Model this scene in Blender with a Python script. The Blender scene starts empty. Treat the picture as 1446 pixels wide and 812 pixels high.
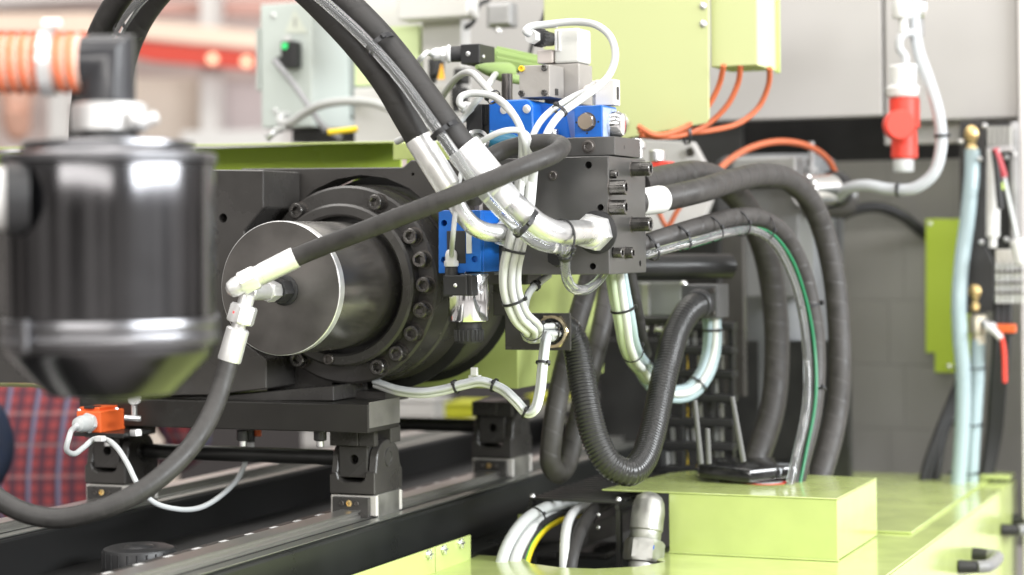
import bpy, bmesh, math, random
from mathutils import Vector, Matrix
random.seed(7)
SC = bpy.context.scene
COL = SC.collection
R = math.radians

# ------------------------------------------------------------------ camera
F, CX, HY, ROLL = 2850.0, 723.0, 342.0, 0.0105        # focal length / principal column / horizon row of a 1446 px wide frame
TH = math.atan(1177 / F)
CAM = Vector((0, 0, 1.2))
FWD = Vector((-math.sin(TH), math.cos(TH), 0))
RGT0 = Vector((math.cos(TH), math.sin(TH), 0)); UP0 = Vector((0, 0, 1))
RGT = RGT0 * math.cos(ROLL) - UP0 * math.sin(ROLL)
UP = UP0 * math.cos(ROLL) + RGT0 * math.sin(ROLL)
cam = bpy.data.cameras.new('camera'); camo = bpy.data.objects.new('camera', cam); COL.objects.link(camo)
cam.sensor_width = 36; cam.lens = 36 * F / 1446; cam.shift_y = -(406 - HY) / 1446
cam.clip_start = 0.05; cam.clip_end = 100
camo.matrix_world = Matrix(((RGT.x, UP.x, -FWD.x, CAM.x), (RGT.y, UP.y, -FWD.y, CAM.y), (RGT.z, UP.z, -FWD.z, CAM.z), (0, 0, 0, 1)))
cam.dof.use_dof = True; cam.dof.focus_distance = 2.50; cam.dof.aperture_fstop = 2.9
SC.camera = camo

# ------------------------------------------------------------------ hall light: even bright hall, lamps overhead, low in front and at the right
w = bpy.data.worlds.new('World'); SC.world = w; w.use_nodes = True
ROTZ = 0.6
def hall_world(nt):
    # the hall all round: pale roof overhead, a band of stands and dark gaps at eye level, as a trade fair hall looks from anywhere in it
    N = nt.nodes.new; L = nt.links.new; bg = nt.nodes['Background']; tc = N('ShaderNodeTexCoord'); sp = N('ShaderNodeSeparateXYZ'); L(tc.outputs['Generated'], sp.inputs[0])
    mp = N('ShaderNodeMapping'); mp.inputs['Scale'].default_value = (5.5, 5.5, 2.2); mp.inputs['Rotation'].default_value = (0, 0, ROTZ); L(tc.outputs['Generated'], mp.inputs[0])
    n = N('ShaderNodeTexNoise'); n.inputs['Scale'].default_value = 1.0; n.inputs['Detail'].default_value = 3; L(mp.outputs[0], n.inputs['Vector'])
    r = N('ShaderNodeValToRGB'); r.color_ramp.elements[0].position = 0.38; r.color_ramp.elements[0].color = (0.04, 0.037, 0.036, 1); r.color_ramp.elements[1].position = 0.62; r.color_ramp.elements[1].color = (1.0, 0.95, 0.9, 1)
    e = r.color_ramp.elements.new(0.5); e.color = (0.5, 0.46, 0.43, 1); L(n.outputs[0], r.inputs[0])
    z = N('ShaderNodeMapRange'); z.inputs[1].default_value = 0.12; z.inputs[2].default_value = 0.5; z.interpolation_type = 'SMOOTHSTEP'; L(sp.outputs[2], z.inputs[0])
    m = N('ShaderNodeMix'); m.data_type = 'RGBA'; L(z.outputs[0], m.inputs[0]); L(r.outputs[0], m.inputs[6]); m.inputs[7].default_value = (0.72, 0.70, 0.68, 1); L(m.outputs[2], bg.inputs[0]); bg.inputs[1].default_value = 0.95
hall_world(w.node_tree)
def lamp(name, loc, size, energy, rot=(0, 0, 0), col=(1, 0.97, 0.93)):
    l = bpy.data.lights.new(name, 'AREA'); l.shape = 'RECTANGLE'; l.size, l.size_y = size; l.energy = energy; l.color = col
    o = bpy.data.objects.new(name, l); COL.objects.link(o); o.location = loc; o.rotation_euler = rot
    return o
lamp('hall_lamp', (-0.6, 2.4, 4.6), (7.0, 0.7), 150)
lamp('hall_lamp', (-0.6, -0.4, 4.6), (7.0, 0.7), 170, (R(20), 0, 0))
lamp('hall_lamp', (0.4, -6.5, 3.4), (9.0, 1.2), 400, (R(76), 0, 0))  # unseen, set low so frontal light reaches under the block
lamp('hall_lamp', (-4.6, 6.2, 4.6), (6.0, 0.8), 110)  # unseen, added overhead to brighten the far stand
lamp('hall_lamp', (4.6, 1.0, 2.9), (1.2, 6.0), 780, (0, R(68), 0), (0.95, 0.98, 1.0))
SC.view_settings.view_transform = 'Standard'; SC.view_settings.look = 'None'
SC.view_settings.exposure = -0.06; SC.view_settings.gamma = 1.0; SC.view_settings.use_curve_mapping = False
SC.cycles.use_denoising = True
SC.cycles.max_bounces = 10; SC.cycles.transmission_bounces = 8; SC.cycles.transparent_max_bounces = 8
SC.cycles.caustics_reflective = False; SC.cycles.caustics_refractive = False; SC.cycles.sample_clamp_indirect = 6

# ------------------------------------------------------------------ helpers
def ray(px, py): return FWD + RGT * ((px - CX) / F) + UP * ((HY - py) / F)
def at_d(px, py, d): return CAM + ray(px, py) * d
def at_y(px, py, Y): r = ray(px, py); return CAM + r * ((Y - CAM.y) / r.y)
def at_x(px, py, X): r = ray(px, py); return CAM + r * ((X - CAM.x) / r.x)
def at_z(px, py, Z): r = ray(px, py); return CAM + r * ((Z - CAM.z) / r.z)
def V(*a): return Vector(a)
MX, MY, MZ = V(1, 0, 0), V(0, 1, 0), V(0, 0, 1)

MATS = {}
def mat(name, col, rough=0.5, metal=0.0, bump=None, var=None, coat=0.0, trans=0.0, ior=1.45, emit=None, aniso=None, scratch=None, spec=0.5):
    if name in MATS: return MATS[name]
    m = bpy.data.materials.new(name); m.use_nodes = True; nt = m.node_tree; p = nt.nodes['Principled BSDF']; L = nt.links
    p.inputs['Base Color'].default_value = (*col, 1); p.inputs['Roughness'].default_value = rough; p.inputs['Metallic'].default_value = metal
    p.inputs['Coat Weight'].default_value = coat; p.inputs['Coat Roughness'].default_value = 0.08
    p.inputs['Transmission Weight'].default_value = trans; p.inputs['IOR'].default_value = ior; p.inputs['Specular IOR Level'].default_value = spec
    tc = nt.nodes.new('ShaderNodeTexCoord')
    def noise(scale, detail=4, stretch=None):
        n = nt.nodes.new('ShaderNodeTexNoise'); n.inputs['Scale'].default_value = scale; n.inputs['Detail'].default_value = detail
        if stretch:
            mp = nt.nodes.new('ShaderNodeMapping'); mp.inputs['Scale'].default_value = stretch; L.new(tc.outputs['Object'], mp.inputs[0]); L.new(mp.outputs[0], n.inputs['Vector'])
        else: L.new(tc.outputs['Object'], n.inputs['Vector'])
        return n
    if var:                                            # (scale, lo, hi): uneven tone and gloss of the surface
        n = noise(var[0], 5); mr = nt.nodes.new('ShaderNodeMapRange'); mr.inputs[1].default_value = 0.3; mr.inputs[2].default_value = 0.7
        mr.inputs[3].default_value = var[1]; mr.inputs[4].default_value = var[2]; L.new(n.outputs[0], mr.inputs[0])
        mx = nt.nodes.new('ShaderNodeMix'); mx.data_type = 'RGBA'; mx.blend_type = 'MULTIPLY'; mx.inputs[0].default_value = 1
        mx.inputs[6].default_value = (*col, 1); L.new(mr.outputs[0], mx.inputs[7]); L.new(mx.outputs[2], p.inputs['Base Color'])
        r2 = nt.nodes.new('ShaderNodeMapRange'); r2.inputs[1].default_value = 0.3; r2.inputs[2].default_value = 0.7
        r2.inputs[3].default_value = max(0.02, rough * 0.8); r2.inputs[4].default_value = min(1, rough * 1.25); L.new(n.outputs[0], r2.inputs[0]); L.new(r2.outputs[0], p.inputs['Roughness'])
    if bump:
        n = noise(bump[0], 3, bump[2] if len(bump) > 2 else None); b = nt.nodes.new('ShaderNodeBump'); b.inputs['Strength'].default_value = bump[1]; b.inputs['Distance'].default_value = 0.001
        L.new(n.outputs[0], b.inputs['Height']); L.new(b.outputs[0], p.inputs['Normal'])
    if emit: p.inputs['Emission Color'].default_value = (*emit[:3], 1); p.inputs['Emission Strength'].default_value = emit[3]
    MATS[name] = m; return m

def hose_mat(name, col, rough, pitch, strength, wide=0.12):
    """rubber with the spiral mark of its curing wrap, from the hose's own UV (u metres along, v turns around)"""
    if name in MATS: return MATS[name]
    m = mat(name, col, rough, var=(60, 0.75, 1.25)); nt = m.node_tree; L = nt.links; p = nt.nodes['Principled BSDF']
    uv = nt.nodes.new('ShaderNodeUVMap'); sp = nt.nodes.new('ShaderNodeSeparateXYZ'); L.new(uv.outputs[0], sp.inputs[0])
    a = nt.nodes.new('ShaderNodeMath'); a.operation = 'MULTIPLY'; a.inputs[1].default_value = 1 / pitch; L.new(sp.outputs[0], a.inputs[0])
    b = nt.nodes.new('ShaderNodeMath'); b.operation = 'ADD'; L.new(a.outputs[0], b.inputs[0]); L.new(sp.outputs[1], b.inputs[1])
    f = nt.nodes.new('ShaderNodeMath'); f.operation = 'FRACT'; L.new(b.outputs[0], f.inputs[0])
    g = nt.nodes.new('ShaderNodeMapRange'); g.inputs[1].default_value = 0; g.inputs[2].default_value = wide; L.new(f.outputs[0], g.inputs[0])
    n = nt.nodes.new('ShaderNodeTexNoise'); n.inputs['Scale'].default_value = 900
    tc = nt.nodes.new('ShaderNodeTexCoord'); L.new(tc.outputs['Object'], n.inputs['Vector'])
    s = nt.nodes.new('ShaderNodeMath'); s.operation = 'MULTIPLY_ADD'; s.inputs[1].default_value = 0.25; L.new(n.outputs[0], s.inputs[0]); L.new(g.outputs[0], s.inputs[2])
    bp = nt.nodes.new('ShaderNodeBump'); bp.inputs['Strength'].default_value = strength; bp.inputs['Distance'].default_value = 0.0012
    L.new(s.outputs[0], bp.inputs['Height']); L.new(bp.outputs[0], p.inputs['Normal'])
    return m

def thing(name, label, cat, loc, group=None):
    o = bpy.data.objects.new(name, None); COL.objects.link(o); o.location = loc; o.empty_display_size = 0.02
    o['label'] = label; o['category'] = cat
    if group: o['group'] = group
    return o
def tag(o, label, cat, group=None):
    o['label'] = label; o['category'] = cat
    if group: o['group'] = group
    return o
def wloc(o):
    l = Vector(o.location)
    return l + wloc(o.parent) if o.parent else l

def mk(name, verts, faces, m, parent=None, ang=32, uvs=None, flat=False):
    """mesh object from world-space vertices; its origin sits at the middle of its base (or on its parent's)"""
    if parent is not None: base = wloc(parent)
    else:
        base = Vector(((min(v[0] for v in verts) + max(v[0] for v in verts)) / 2, (min(v[1] for v in verts) + max(v[1] for v in verts)) / 2, min(v[2] for v in verts)))
    me = bpy.data.meshes.new(name); me.from_pydata([tuple(Vector(v) - base) for v in verts], [], faces)
    if uvs:
        lay = me.uv_layers.new(name='UVMap'); k = 0
        for f in faces:
            for vi in f: lay.data[k].uv = uvs[vi]; k += 1
    me.update()
    if not flat:
        me.polygons.foreach_set('use_smooth', [True] * len(me.polygons)); me.set_sharp_from_angle(angle=R(ang))
    me.materials.append(m)
    o = bpy.data.objects.new(name, me); COL.objects.link(o)
    if parent is not None: o.parent = parent
    else: o.location = base
    return o

def bev(verts, faces, off, seg=2):
    bm = bmesh.new(); vs = [bm.verts.new(v) for v in verts]
    for f in faces: bm.faces.new([vs[i] for i in f])
    bmesh.ops.recalc_face_normals(bm, faces=bm.faces)
    if off > 0: bmesh.ops.bevel(bm, geom=list(bm.edges), offset=off, segments=seg, affect='EDGES', profile=0.5, clamp_overlap=True)
    bm.verts.index_update(); out = [v.co.copy() for v in bm.verts], [[v.index for v in f.verts] for f in bm.faces]; bm.free(); return out
def box(name, m, x0, x1, y0, y1, z0, z1, parent=None, b=0.0012, rot=None):
    c = Vector(((x0 + x1) / 2, (y0 + y1) / 2, (z0 + z1) / 2))
    vs = [Vector((x, y, z)) for x in (x0, x1) for y in (y0, y1) for z in (z0, z1)]
    if rot is not None: vs = [c + rot @ (v - c) for v in vs]
    v, f = bev(vs, [(0, 1, 3, 2), (4, 6, 7, 5), (0, 4, 5, 1), (2, 3, 7, 6), (0, 2, 6, 4), (1, 5, 7, 3)], b)
    return mk(name, v, f, m, parent, 11)
def pbox(name, m, x0, y0, x1, y1, Y, ln, parent=None, b=0.0012):
    """box whose front face (facing -Y) covers the given picture rectangle in the plane y=Y, ln metres long"""
    xm, ym = (x0 + x1) / 2, (y0 + y1) / 2
    return box(name, m, at_y(x0, ym, Y).x, at_y(x1, ym, Y).x, Y, Y + ln, at_y(xm, y1, Y).z, at_y(xm, y0, Y).z, parent, b)
def dbox(name, m, x0, y0, x1, y1, d, ln, parent=None, b=0.0012):
    return pbox(name, m, x0, y0, x1, y1, at_d((x0 + x1) / 2, (y0 + y1) / 2, d).y, ln, parent, b)
def prism(name, m, pts, vec, parent=None, b=0.001):
    n = len(pts); pts = [Vector(p) for p in pts]; vs = pts + [p + vec for p in pts]
    fs = [tuple(range(n)), tuple(range(2 * n - 1, n - 1, -1))] + [(i, (i + 1) % n, n + (i + 1) % n, n + i) for i in range(n)]
    v, f = bev(vs, fs, b, 1); return mk(name, v, f, m, parent, 11)
def pprism(name, m, px, Y, ln, parent=None, b=0.001): return prism(name, m, [at_y(x, y, Y) for x, y in px], V(0, ln, 0), parent, b)

def frame(ax):
    ax = Vector(ax).normalized(); a = MZ if abs(ax.z) < 0.9 else MX
    u = (a - ax * a.dot(ax)).normalized(); return ax, u, ax.cross(u)
def lathe(name, m, o, ax, prof, parent=None, seg=32, ang=32, capped=True):
    """profile [(distance along axis, radius)...] turned about the axis"""
    ax, u, v = frame(ax); o = Vector(o); vs = []; fs = []
    for h, r in prof:
        for k in range(seg):
            t = 2 * math.pi * k / seg; vs.append(o + ax * h + (u * math.cos(t) + v * math.sin(t)) * r)
    n = len(prof)
    for i in range(n - 1):
        for k in range(seg):
            a, b = i * seg + k, i * seg + (k + 1) % seg; fs.append((a, b, b + seg, a + seg))
    if capped:
        fs.append(tuple(reversed(range(seg)))); fs.append(tuple(range((n - 1) * seg, n * seg)))
    return mk(name, vs, fs, m, parent, ang)
def rod(name, m, p0, p1, r, parent=None, seg=28, b=None, r1=None):
    p0, p1 = Vector(p0), Vector(p1); L = (p1 - p0).length; r1 = r if r1 is None else r1; b = min(r * 0.12, 0.0015) if b is None else b
    return lathe(name, m, p0, p1 - p0, [(0, r - b), (b, r), (L - b, r1), (L, r1 - b)], parent, seg)
def hexnut(name, m, p0, p1, r, parent=None, turn=0.0):
    """hexagon with chamfered corners"""
    p0, p1 = Vector(p0), Vector(p1); ax, u, v = frame(p1 - p0); L = (p1 - p0).length; vs = []; fs = []; S = 24
    def hx(t): k = (t % (math.pi / 3)) - math.pi / 6; return math.cos(math.pi / 6) / math.cos(k)
    c = r * 0.13
    for h, f in ((0, 0), (c, 1), (L - c, 1), (L, 0)):
        for k in range(S):
            t = 2 * math.pi * k / S; rr = r * hx(t) if f else min(r * hx(t), r * 0.88); vs.append(p0 + ax * h + (u * math.cos(t + turn) + v * math.sin(t + turn)) * rr)
    for i in range(3):
        for k in range(S): a, b = i * S + k, i * S + (k + 1) % S; fs.append((a, b, b + S, a + S))
    fs.append(tuple(reversed(range(S)))); fs.append(tuple(range(3 * S, 4 * S)))
    return mk(name, vs, fs, m, parent, 25)

def smooth(pts, n=10):
    pts = [Vector(p) for p in pts]; P = [pts[0] * 2 - pts[1]] + pts + [pts[-1] * 2 - pts[-2]]; out = []
    for i in range(1, len(P) - 2):
        a, b, c, d = P[i - 1:i + 3]
        t0 = 0; t1 = max(1e-5, (b - a).length) ** .5; t2 = t1 + max(1e-5, (c - b).length) ** .5; t3 = t2 + max(1e-5, (d - c).length) ** .5
        for k in range(n):
            t = t1 + (t2 - t1) * k / n
            A1 = a * ((t1 - t) / (t1 - t0)) + b * ((t - t0) / (t1 - t0)); A2 = b * ((t2 - t) / (t2 - t1)) + c * ((t - t1) / (t2 - t1)); A3 = c * ((t3 - t) / (t3 - t2)) + d * ((t - t2) / (t3 - t2))
            B1 = A1 * ((t2 - t) / (t2 - t0)) + A2 * ((t - t0) / (t2 - t0)); B2 = A2 * ((t3 - t) / (t3 - t1)) + A3 * ((t - t1) / (t3 - t1))
            out.append(B1 * ((t2 - t) / (t2 - t1)) + B2 * ((t - t1) / (t2 - t1)))
    return out + [pts[-1]]
def resample(path, step):
    out = [path[0]]; acc = 0; 
    for i in range(1, len(path)):
        a, b = path[i - 1], path[i]; L = (b - a).length; s = step - acc
        while s <= L: out.append(a.lerp(b, s / L)); s += step
        acc = (acc + L) % step if L else acc
    out.append(path[-1]); return out
def sweep(path, rad, seg=16):
    """tube along a path: vertices, faces, uvs (metres along, turns around)"""
    n = len(path); vs = []; fs = []; uv = []; T = []
    for i in range(n): T.append((path[min(i + 1, n - 1)] - path[max(i - 1, 0)]).normalized())
    _, u, _ = frame(T[0]); s = 0
    for i in range(n):
        u = (u - T[i] * u.dot(T[i])).normalized(); v = T[i].cross(u)
        if i: s += (path[i] - path[i - 1]).length
        r = rad(s, i / (n - 1)) if callable(rad) else rad
        for k in range(seg + 1):
            t = 2 * math.pi * k / seg; vs.append(path[i] + (u * math.cos(t) + v * math.sin(t)) * r); uv.append((s, k / seg))
    for i in range(n - 1):
        for k in range(seg): a = i * (seg + 1) + k; fs.append((a, a + 1, a + seg + 2, a + seg + 1))
    fs.append(tuple(reversed(range(seg)))); fs.append(tuple(range((n - 1) * (seg + 1), (n - 1) * (seg + 1) + seg)))
    return vs, fs, uv
def tube(name, m, pts, r, parent=None, seg=16, n=10, smoothit=True):
    path = smooth(pts, n) if smoothit else [Vector(p) for p in pts]
    vs, fs, uv = sweep(path, r, seg); o = mk(name, vs, fs, m, parent, 40, uv); return o, path
def D(*pts): return [at_d(*p) for p in pts]
def near(path, px, py):
    """index of the path point that shows closest to a picture point"""
    best, bi = 1e9, 1
    for i, p in enumerate(path[1:-1], 1):
        q = p - CAM; d = q.dot(FWD); x = CX + F * q.dot(RGT) / d; y = HY - F * q.dot(UP) / d; e = (x - px) ** 2 + (y - py) ** 2
        if e < best: best, bi = e, i
    return bi
def tie(path, px, py, a, parent, b=None, off=None, m=None, head=1.0, wd=0.0024):
    """cable tie: a flat band round a path at the point seen at (px, py); an oval a x b, moved by off, with its locking head"""
    m = m or TIE; i = near(path, px, py); c = path[i] + (off or V(0, 0, 0)); ax = (path[min(i + 1, len(path) - 1)] - path[max(i - 1, 0)]).normalized()
    if off is not None and off.length > 1e-6: u = (off - ax * off.dot(ax)).normalized()
    else: u = (UP - ax * UP.dot(ax)).normalized()
    v = ax.cross(u); b = b or a; S = 28; vs = []; fs = []; w2 = wd
    for h, e in ((-w2, 0), (-w2, .0009), (w2, .0009), (w2, 0)):
        for k in range(S): t = 2 * math.pi * k / S; vs.append(c + ax * h + u * math.cos(t) * (a + e) + v * math.sin(t) * (b + e))
    for r_ in range(4):
        for k in range(S): p, q = r_ * S + k, r_ * S + (k + 1) % S; p2, q2 = ((r_ + 1) % 4) * S + k, ((r_ + 1) % 4) * S + (k + 1) % S; fs.append((p, q, q2, p2))
    o = mk('cable_tie', vs, fs, m, parent, 40)
    if head:
        hd = (u * 0.5 - v * 0.85 if (-v).dot(FWD) < 0 else u * 0.5 + v * 0.85).normalized(); q = c + u * hd.dot(u) * (a + .002) + v * hd.dot(v) * (b + .002); s = 0.0028 * head
        w_ = ax.cross(hd)
        vv = [q + ax * sx * s + hd * sy * s * .8 + w_ * sz * s * 1.1 for sx in (-1, 1) for sy in (-1, 1) for sz in (-1, 1)]
        v2, f2 = bev(vv, [(0, 1, 3, 2), (4, 6, 7, 5), (0, 4, 5, 1), (2, 3, 7, 6), (0, 2, 6, 4), (1, 5, 7, 3)], s * 0.25, 1)
        me = o.data; bm = bmesh.new(); bm.from_mesh(me); base = wloc(parent) if parent else Vector(o.location); nv = [bm.verts.new(x - base) for x in v2]
        for f in f2: bm.faces.new([nv[k] for k in f])
        bm.to_mesh(me); bm.free()
    return o

BOLTS = {}
def bolt_mesh(r, h, m, kind='socket'):
    key = (round(r, 5), round(h, 5), m.name, kind)
    if key in BOLTS: return BOLTS[key]
    S = 24; vs = []; fs = []; c = r * 0.1
    def hx(t): k = (t % (math.pi / 3)) - math.pi / 6; return math.cos(math.pi / 6) / math.cos(k)
    if kind == 'socket': rings = [(0, r, 0), (h - c, r, 0), (h, r - c, 0), (h, r * 0.66, 1), (h - c * .6, r * 0.58, 1), (h * 0.45, r * 0.56, 1)]
    elif kind == 'hex': rings = [(0, r, 1), (h - c, r, 1), (h, r * 0.86, 0)]
    else: rings = [(0, r, 0), (h * .5, r * .95, 0), (h * .85, r * .7, 0), (h, r * .3, 0)]
    for z, rr, hexy in rings:
        for k in range(S): t = 2 * math.pi * k / S; q = rr * (hx(t) if hexy else 1); vs.append((q * math.cos(t), q * math.sin(t), z))
    for i in range(len(rings) - 1):
        for k in range(S): a, b = i * S + k, i * S + (k + 1) % S; fs.append((a, b, b + S, a + S))
    fs.append(tuple(range((len(rings) - 1) * S, len(rings) * S)))
    me = bpy.data.meshes.new('bolt'); me.from_pydata(vs, [], fs); me.update(); me.polygons.foreach_set('use_smooth', [True] * len(me.polygons)); me.set_sharp_from_angle(angle=R(28)); me.materials.append(m)
    BOLTS[key] = me; return me
def bolt(name, m, pos, ax, r, h, parent, kind='socket', spin=0.0):
    o = bpy.data.objects.new(name, bolt_mesh(r, h, m, kind)); COL.objects.link(o); o.parent = parent
    a, u, v = frame(ax); q = Matrix((( u.x, v.x, a.x), (u.y, v.y, a.y), (u.z, v.z, a.z))).to_quaternion()
    o.rotation_mode = 'QUATERNION'; o.rotation_quaternion = q @ Matrix.Rotation(spin, 3, 'Z').to_quaternion(); o.location = Vector(pos) - wloc(parent)
    return o
def cut(o, holes):
    """real holes: holes = [(world point, axis, radius, depth)]"""
    tmp = []; base = wloc(o)
    for p, ax, r, dp in holes:
        ax = Vector(ax).normalized(); c = lathe('hole', MATS['dark_hole'], Vector(p) - ax * 0.01, ax, [(0, r), (dp + 0.01, r)], None, 24); tmp.append(c)
        md = o.modifiers.new('hole', 'BOOLEAN'); md.operation = 'DIFFERENCE'; md.object = c; md.solver = 'EXACT'
    dg = bpy.context.evaluated_depsgraph_get(); dg.update(); me = bpy.data.meshes.new_from_object(o.evaluated_get(dg)); o.modifiers.clear(); o.data = me
    me.polygons.foreach_set('use_smooth', [True] * len(me.polygons)); me.set_sharp_from_angle(angle=R(11))
    for c in tmp: bpy.data.objects.remove(c)
    return o
def copy_tree(o, parent=None):
    c = o.copy(); COL.objects.link(c); c.parent = parent
    for ch in list(o.children): copy_tree(ch, c)
    return c
def kind(o, k): o['kind'] = k; return o

# ------------------------------------------------------------------ materials
mat('dark_hole', (0.01, 0.01, 0.01), 0.6)
DARK = mat('dark_grey_paint', (0.046, 0.043, 0.04), 0.3, bump=(420, 0.2), var=(9, 0.75, 1.3))
DARKS = mat('dark_grey_smooth_paint', (0.048, 0.0455, 0.043), 0.27, var=(14, 0.8, 1.2), bump=(150, 0.05))
BLACKP = mat('black_paint', (0.019, 0.019, 0.0185), 0.34, var=(12, 0.7, 1.4))
BLKPL = mat('black_plastic', (0.022, 0.022, 0.023), 0.42, bump=(600, 0.1))
PHOS = mat('phosphated_steel', (0.115, 0.105, 0.098), 0.36, 0.75, var=(30, 0.7, 1.35), bump=(300, 0.06))
BOLTM = mat('blackened_bolt_steel', (0.12, 0.115, 0.11), 0.27, 0.85, var=(80, 0.7, 1.3))
BLOCKM = mat('phosphated_block_steel', (0.125, 0.123, 0.12), 0.33, 0.75, var=(7, 0.8, 1.2), bump=(500, 0.06))
STEEL = mat('ground_steel', (0.6, 0.59, 0.57), 0.36, 1.0, var=(40, 0.85, 1.1))
CHROME = mat('chrome', (0.86, 0.87, 0.88), 0.1, 1.0, var=(25, 0.94, 1.03))
ZINC = mat('zinc_plate', (0.84, 0.845, 0.85), 0.3, 0.95, var=(60, 0.88, 1.05))
ZINCB = mat('bright_zinc', (0.84, 0.84, 0.835), 0.36, 0.7, var=(60, 0.92, 1.03))
RUB = hose_mat('wrapped_rubber', (0.026, 0.0245, 0.0235), 0.55, 0.042, 0.5)
RUBF = hose_mat('fine_wrapped_rubber', (0.033, 0.031, 0.0295), 0.5, 0.011, 0.15)
RUBG = hose_mat('greyed_wrapped_rubber', (0.042, 0.039, 0.037), 0.5, 0.03, 0.6)
CLEAR = mat('clear_plastic', (0.93, 0.95, 0.97), 0.06, 0, trans=0.9, ior=1.33)
MILKY = mat('milky_blue_tube', (0.52, 0.66, 0.7), 0.25, 0, trans=0.35, ior=1.4)
WCABLE = mat('white_cable', (0.53, 0.54, 0.53), 0.4)
GCABLE = mat('grey_cable', (0.5, 0.52, 0.52), 0.45)
WPL = mat('white_plastic', (0.66, 0.66, 0.65), 0.38)
BEIGE = mat('beige_plastic', (0.62, 0.6, 0.56), 0.45)
TIE = mat('black_tie_nylon', (0.02, 0.02, 0.022), 0.4)
BLUE = mat('blue_paint', (0.012, 0.13, 0.52), 0.33, bump=(350, 0.2), var=(18, 0.8, 1.2))
GREEN = mat('lime_paint', (0.475, 0.555, 0.2), 0.16, var=(17, 0.93, 1.04), coat=0.3, bump=(260, 0.03))
GREEND = mat('leaf_green_paint', (0.55, 0.74, 0.095), 0.28, var=(5, 0.95, 1.05), coat=0.2)
LEMON = mat('pale_lime_paint', (0.49, 0.525, 0.255), 0.4, var=(3, 0.96, 1.03))
GREY = mat('warm_grey_paint', (0.40, 0.385, 0.37), 0.45, var=(3, 0.95, 1.05))
GREYD = mat('grey_sheet', (0.30, 0.295, 0.275), 0.5, var=(1.5, 0.88, 1.1))
GBOX = mat('pale_green_grey_paint', (0.52, 0.57, 0.54), 0.42, var=(4, 0.96, 1.04))
ORANGE = mat('orange_plastic', (0.75, 0.13, 0.03), 0.4)
ORANGEC = mat('orange_cable', (0.5, 0.125, 0.05), 0.5)
REDP = mat('red_plastic', (0.7, 0.06, 0.04), 0.4)
BRASS = mat('brass', (0.75, 0.55, 0.25), 0.3, 0.9, var=(50, 0.85, 1.1))
YEL = mat('yellow_plastic', (0.8, 0.55, 0.02), 0.45)
WHITE = mat('white_paint', (0.62, 0.61, 0.59), 0.45)
SILVER = mat('grey_metal_sheet', (0.42, 0.42, 0.42), 0.4, 0.6, var=(20, 0.85, 1.1))
# ================================================================== SETTING
ZT = 1.2 - 0.43          # top of the green cover table
ZR = 1.2 - 0.339         # top of the guide rails
FLOOR = mat('hall_floor_grey', (0.30, 0.28, 0.27), 0.45, var=(1.5, 0.9, 1.1))
kind(mk('floor', [(-14, -6, 0), (8, -6, 0), (8, 16, 0), (-14, 16, 0)], [(0, 1, 2, 3)], FLOOR, flat=True), 'structure')
PINK = mat('pinkish_wall', (0.76, 0.65, 0.62), 0.8, var=(0.8, 0.85, 1.1))
TAN = mat('tan_board', (0.85, 0.67, 0.54), 0.6, var=(1.2, 0.9, 1.08))
REDB = mat('red_board', (0.60, 0.06, 0.035), 0.5)
hw = dbox('hall_wall', PINK, -420, -260, 900, 900, 10.6, 0.1, None, 0.01); kind(hw, 'structure')
hc = dbox('hall_panel', mat('pale_panel', (0.72, 0.68, 0.66), 0.7), -300, -240, 190, 12, 10.3, 0.05, None, 0.01); kind(hc, 'structure')
st = thing('exhibition_stand', 'blurred stand front with tan and red fascia boards far behind the canister', 'stand', at_d(180, 700, 9.5))
def slant(name, m, px, d, ln, parent): return prism(name, m, [at_d(x, y, d) for x, y in px], V(0, ln, 0), parent, 0.004)
slant('fascia_board', TAN, [(-120, 20), (120, 18), (520, 62), (520, 84), (150, 50), (-120, 44)], 9.5, 0.12, st)
slant('fascia_trim', REDB, [(-120, 45), (100, 47), (190, 56), (520, 86), (520, 112), (210, 86), (120, 60), (-120, 54)], 9.52, 0.1, st)
for x0, x1 in ((68, 96), (282, 306), (430, 452)): slant('post', WHITE, [(x0, 60), (x1, 60), (x1, 700), (x0, 700)], 9.7, 0.08, st)
slant('upper_post', WHITE, [(282, -60), (304, -60), (304, 58), (282, 58)], 9.7, 0.08, st)
slant('panel', mat('sand_panel', (0.66, 0.58, 0.50), 0.7), [(100, 110), (280, 110), (280, 700), (100, 700)], 9.9, 0.03, st)
slant('panel', mat('mauve_panel', (0.56, 0.50, 0.50), 0.7), [(307, 112), (429, 112), (429, 700), (307, 700)], 9.9, 0.03, st)
slant('shelf', mat('rose_panel', (0.6, 0.36, 0.31), 0.7), [(200, 4), (460, -6), (460, 22), (200, 20)], 9.9, 0.1, st)
slant('counter', WHITE, [(255, 186), (400, 182), (400, 250), (255, 250)], 9.3, 0.4, st)
for i, (x, y) in enumerate(((300, 83), (348, 87))):
    s = lathe('spot_lamp', mat('warm_lamp', (1, .7, .5), 0.4, emit=(1, 0.5, 0.3, 1.6)), at_d(x, y, 9.2), -FWD, [(-.03, .004), (-.03, .018), (0, .022), (.003, .018)], None, 20)
    tag(s, ('left' if i == 0 else 'right') + ' of the two glowing spot lamps on the far red fascia', 'lamp', 'spot lamps on the stand')

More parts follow.
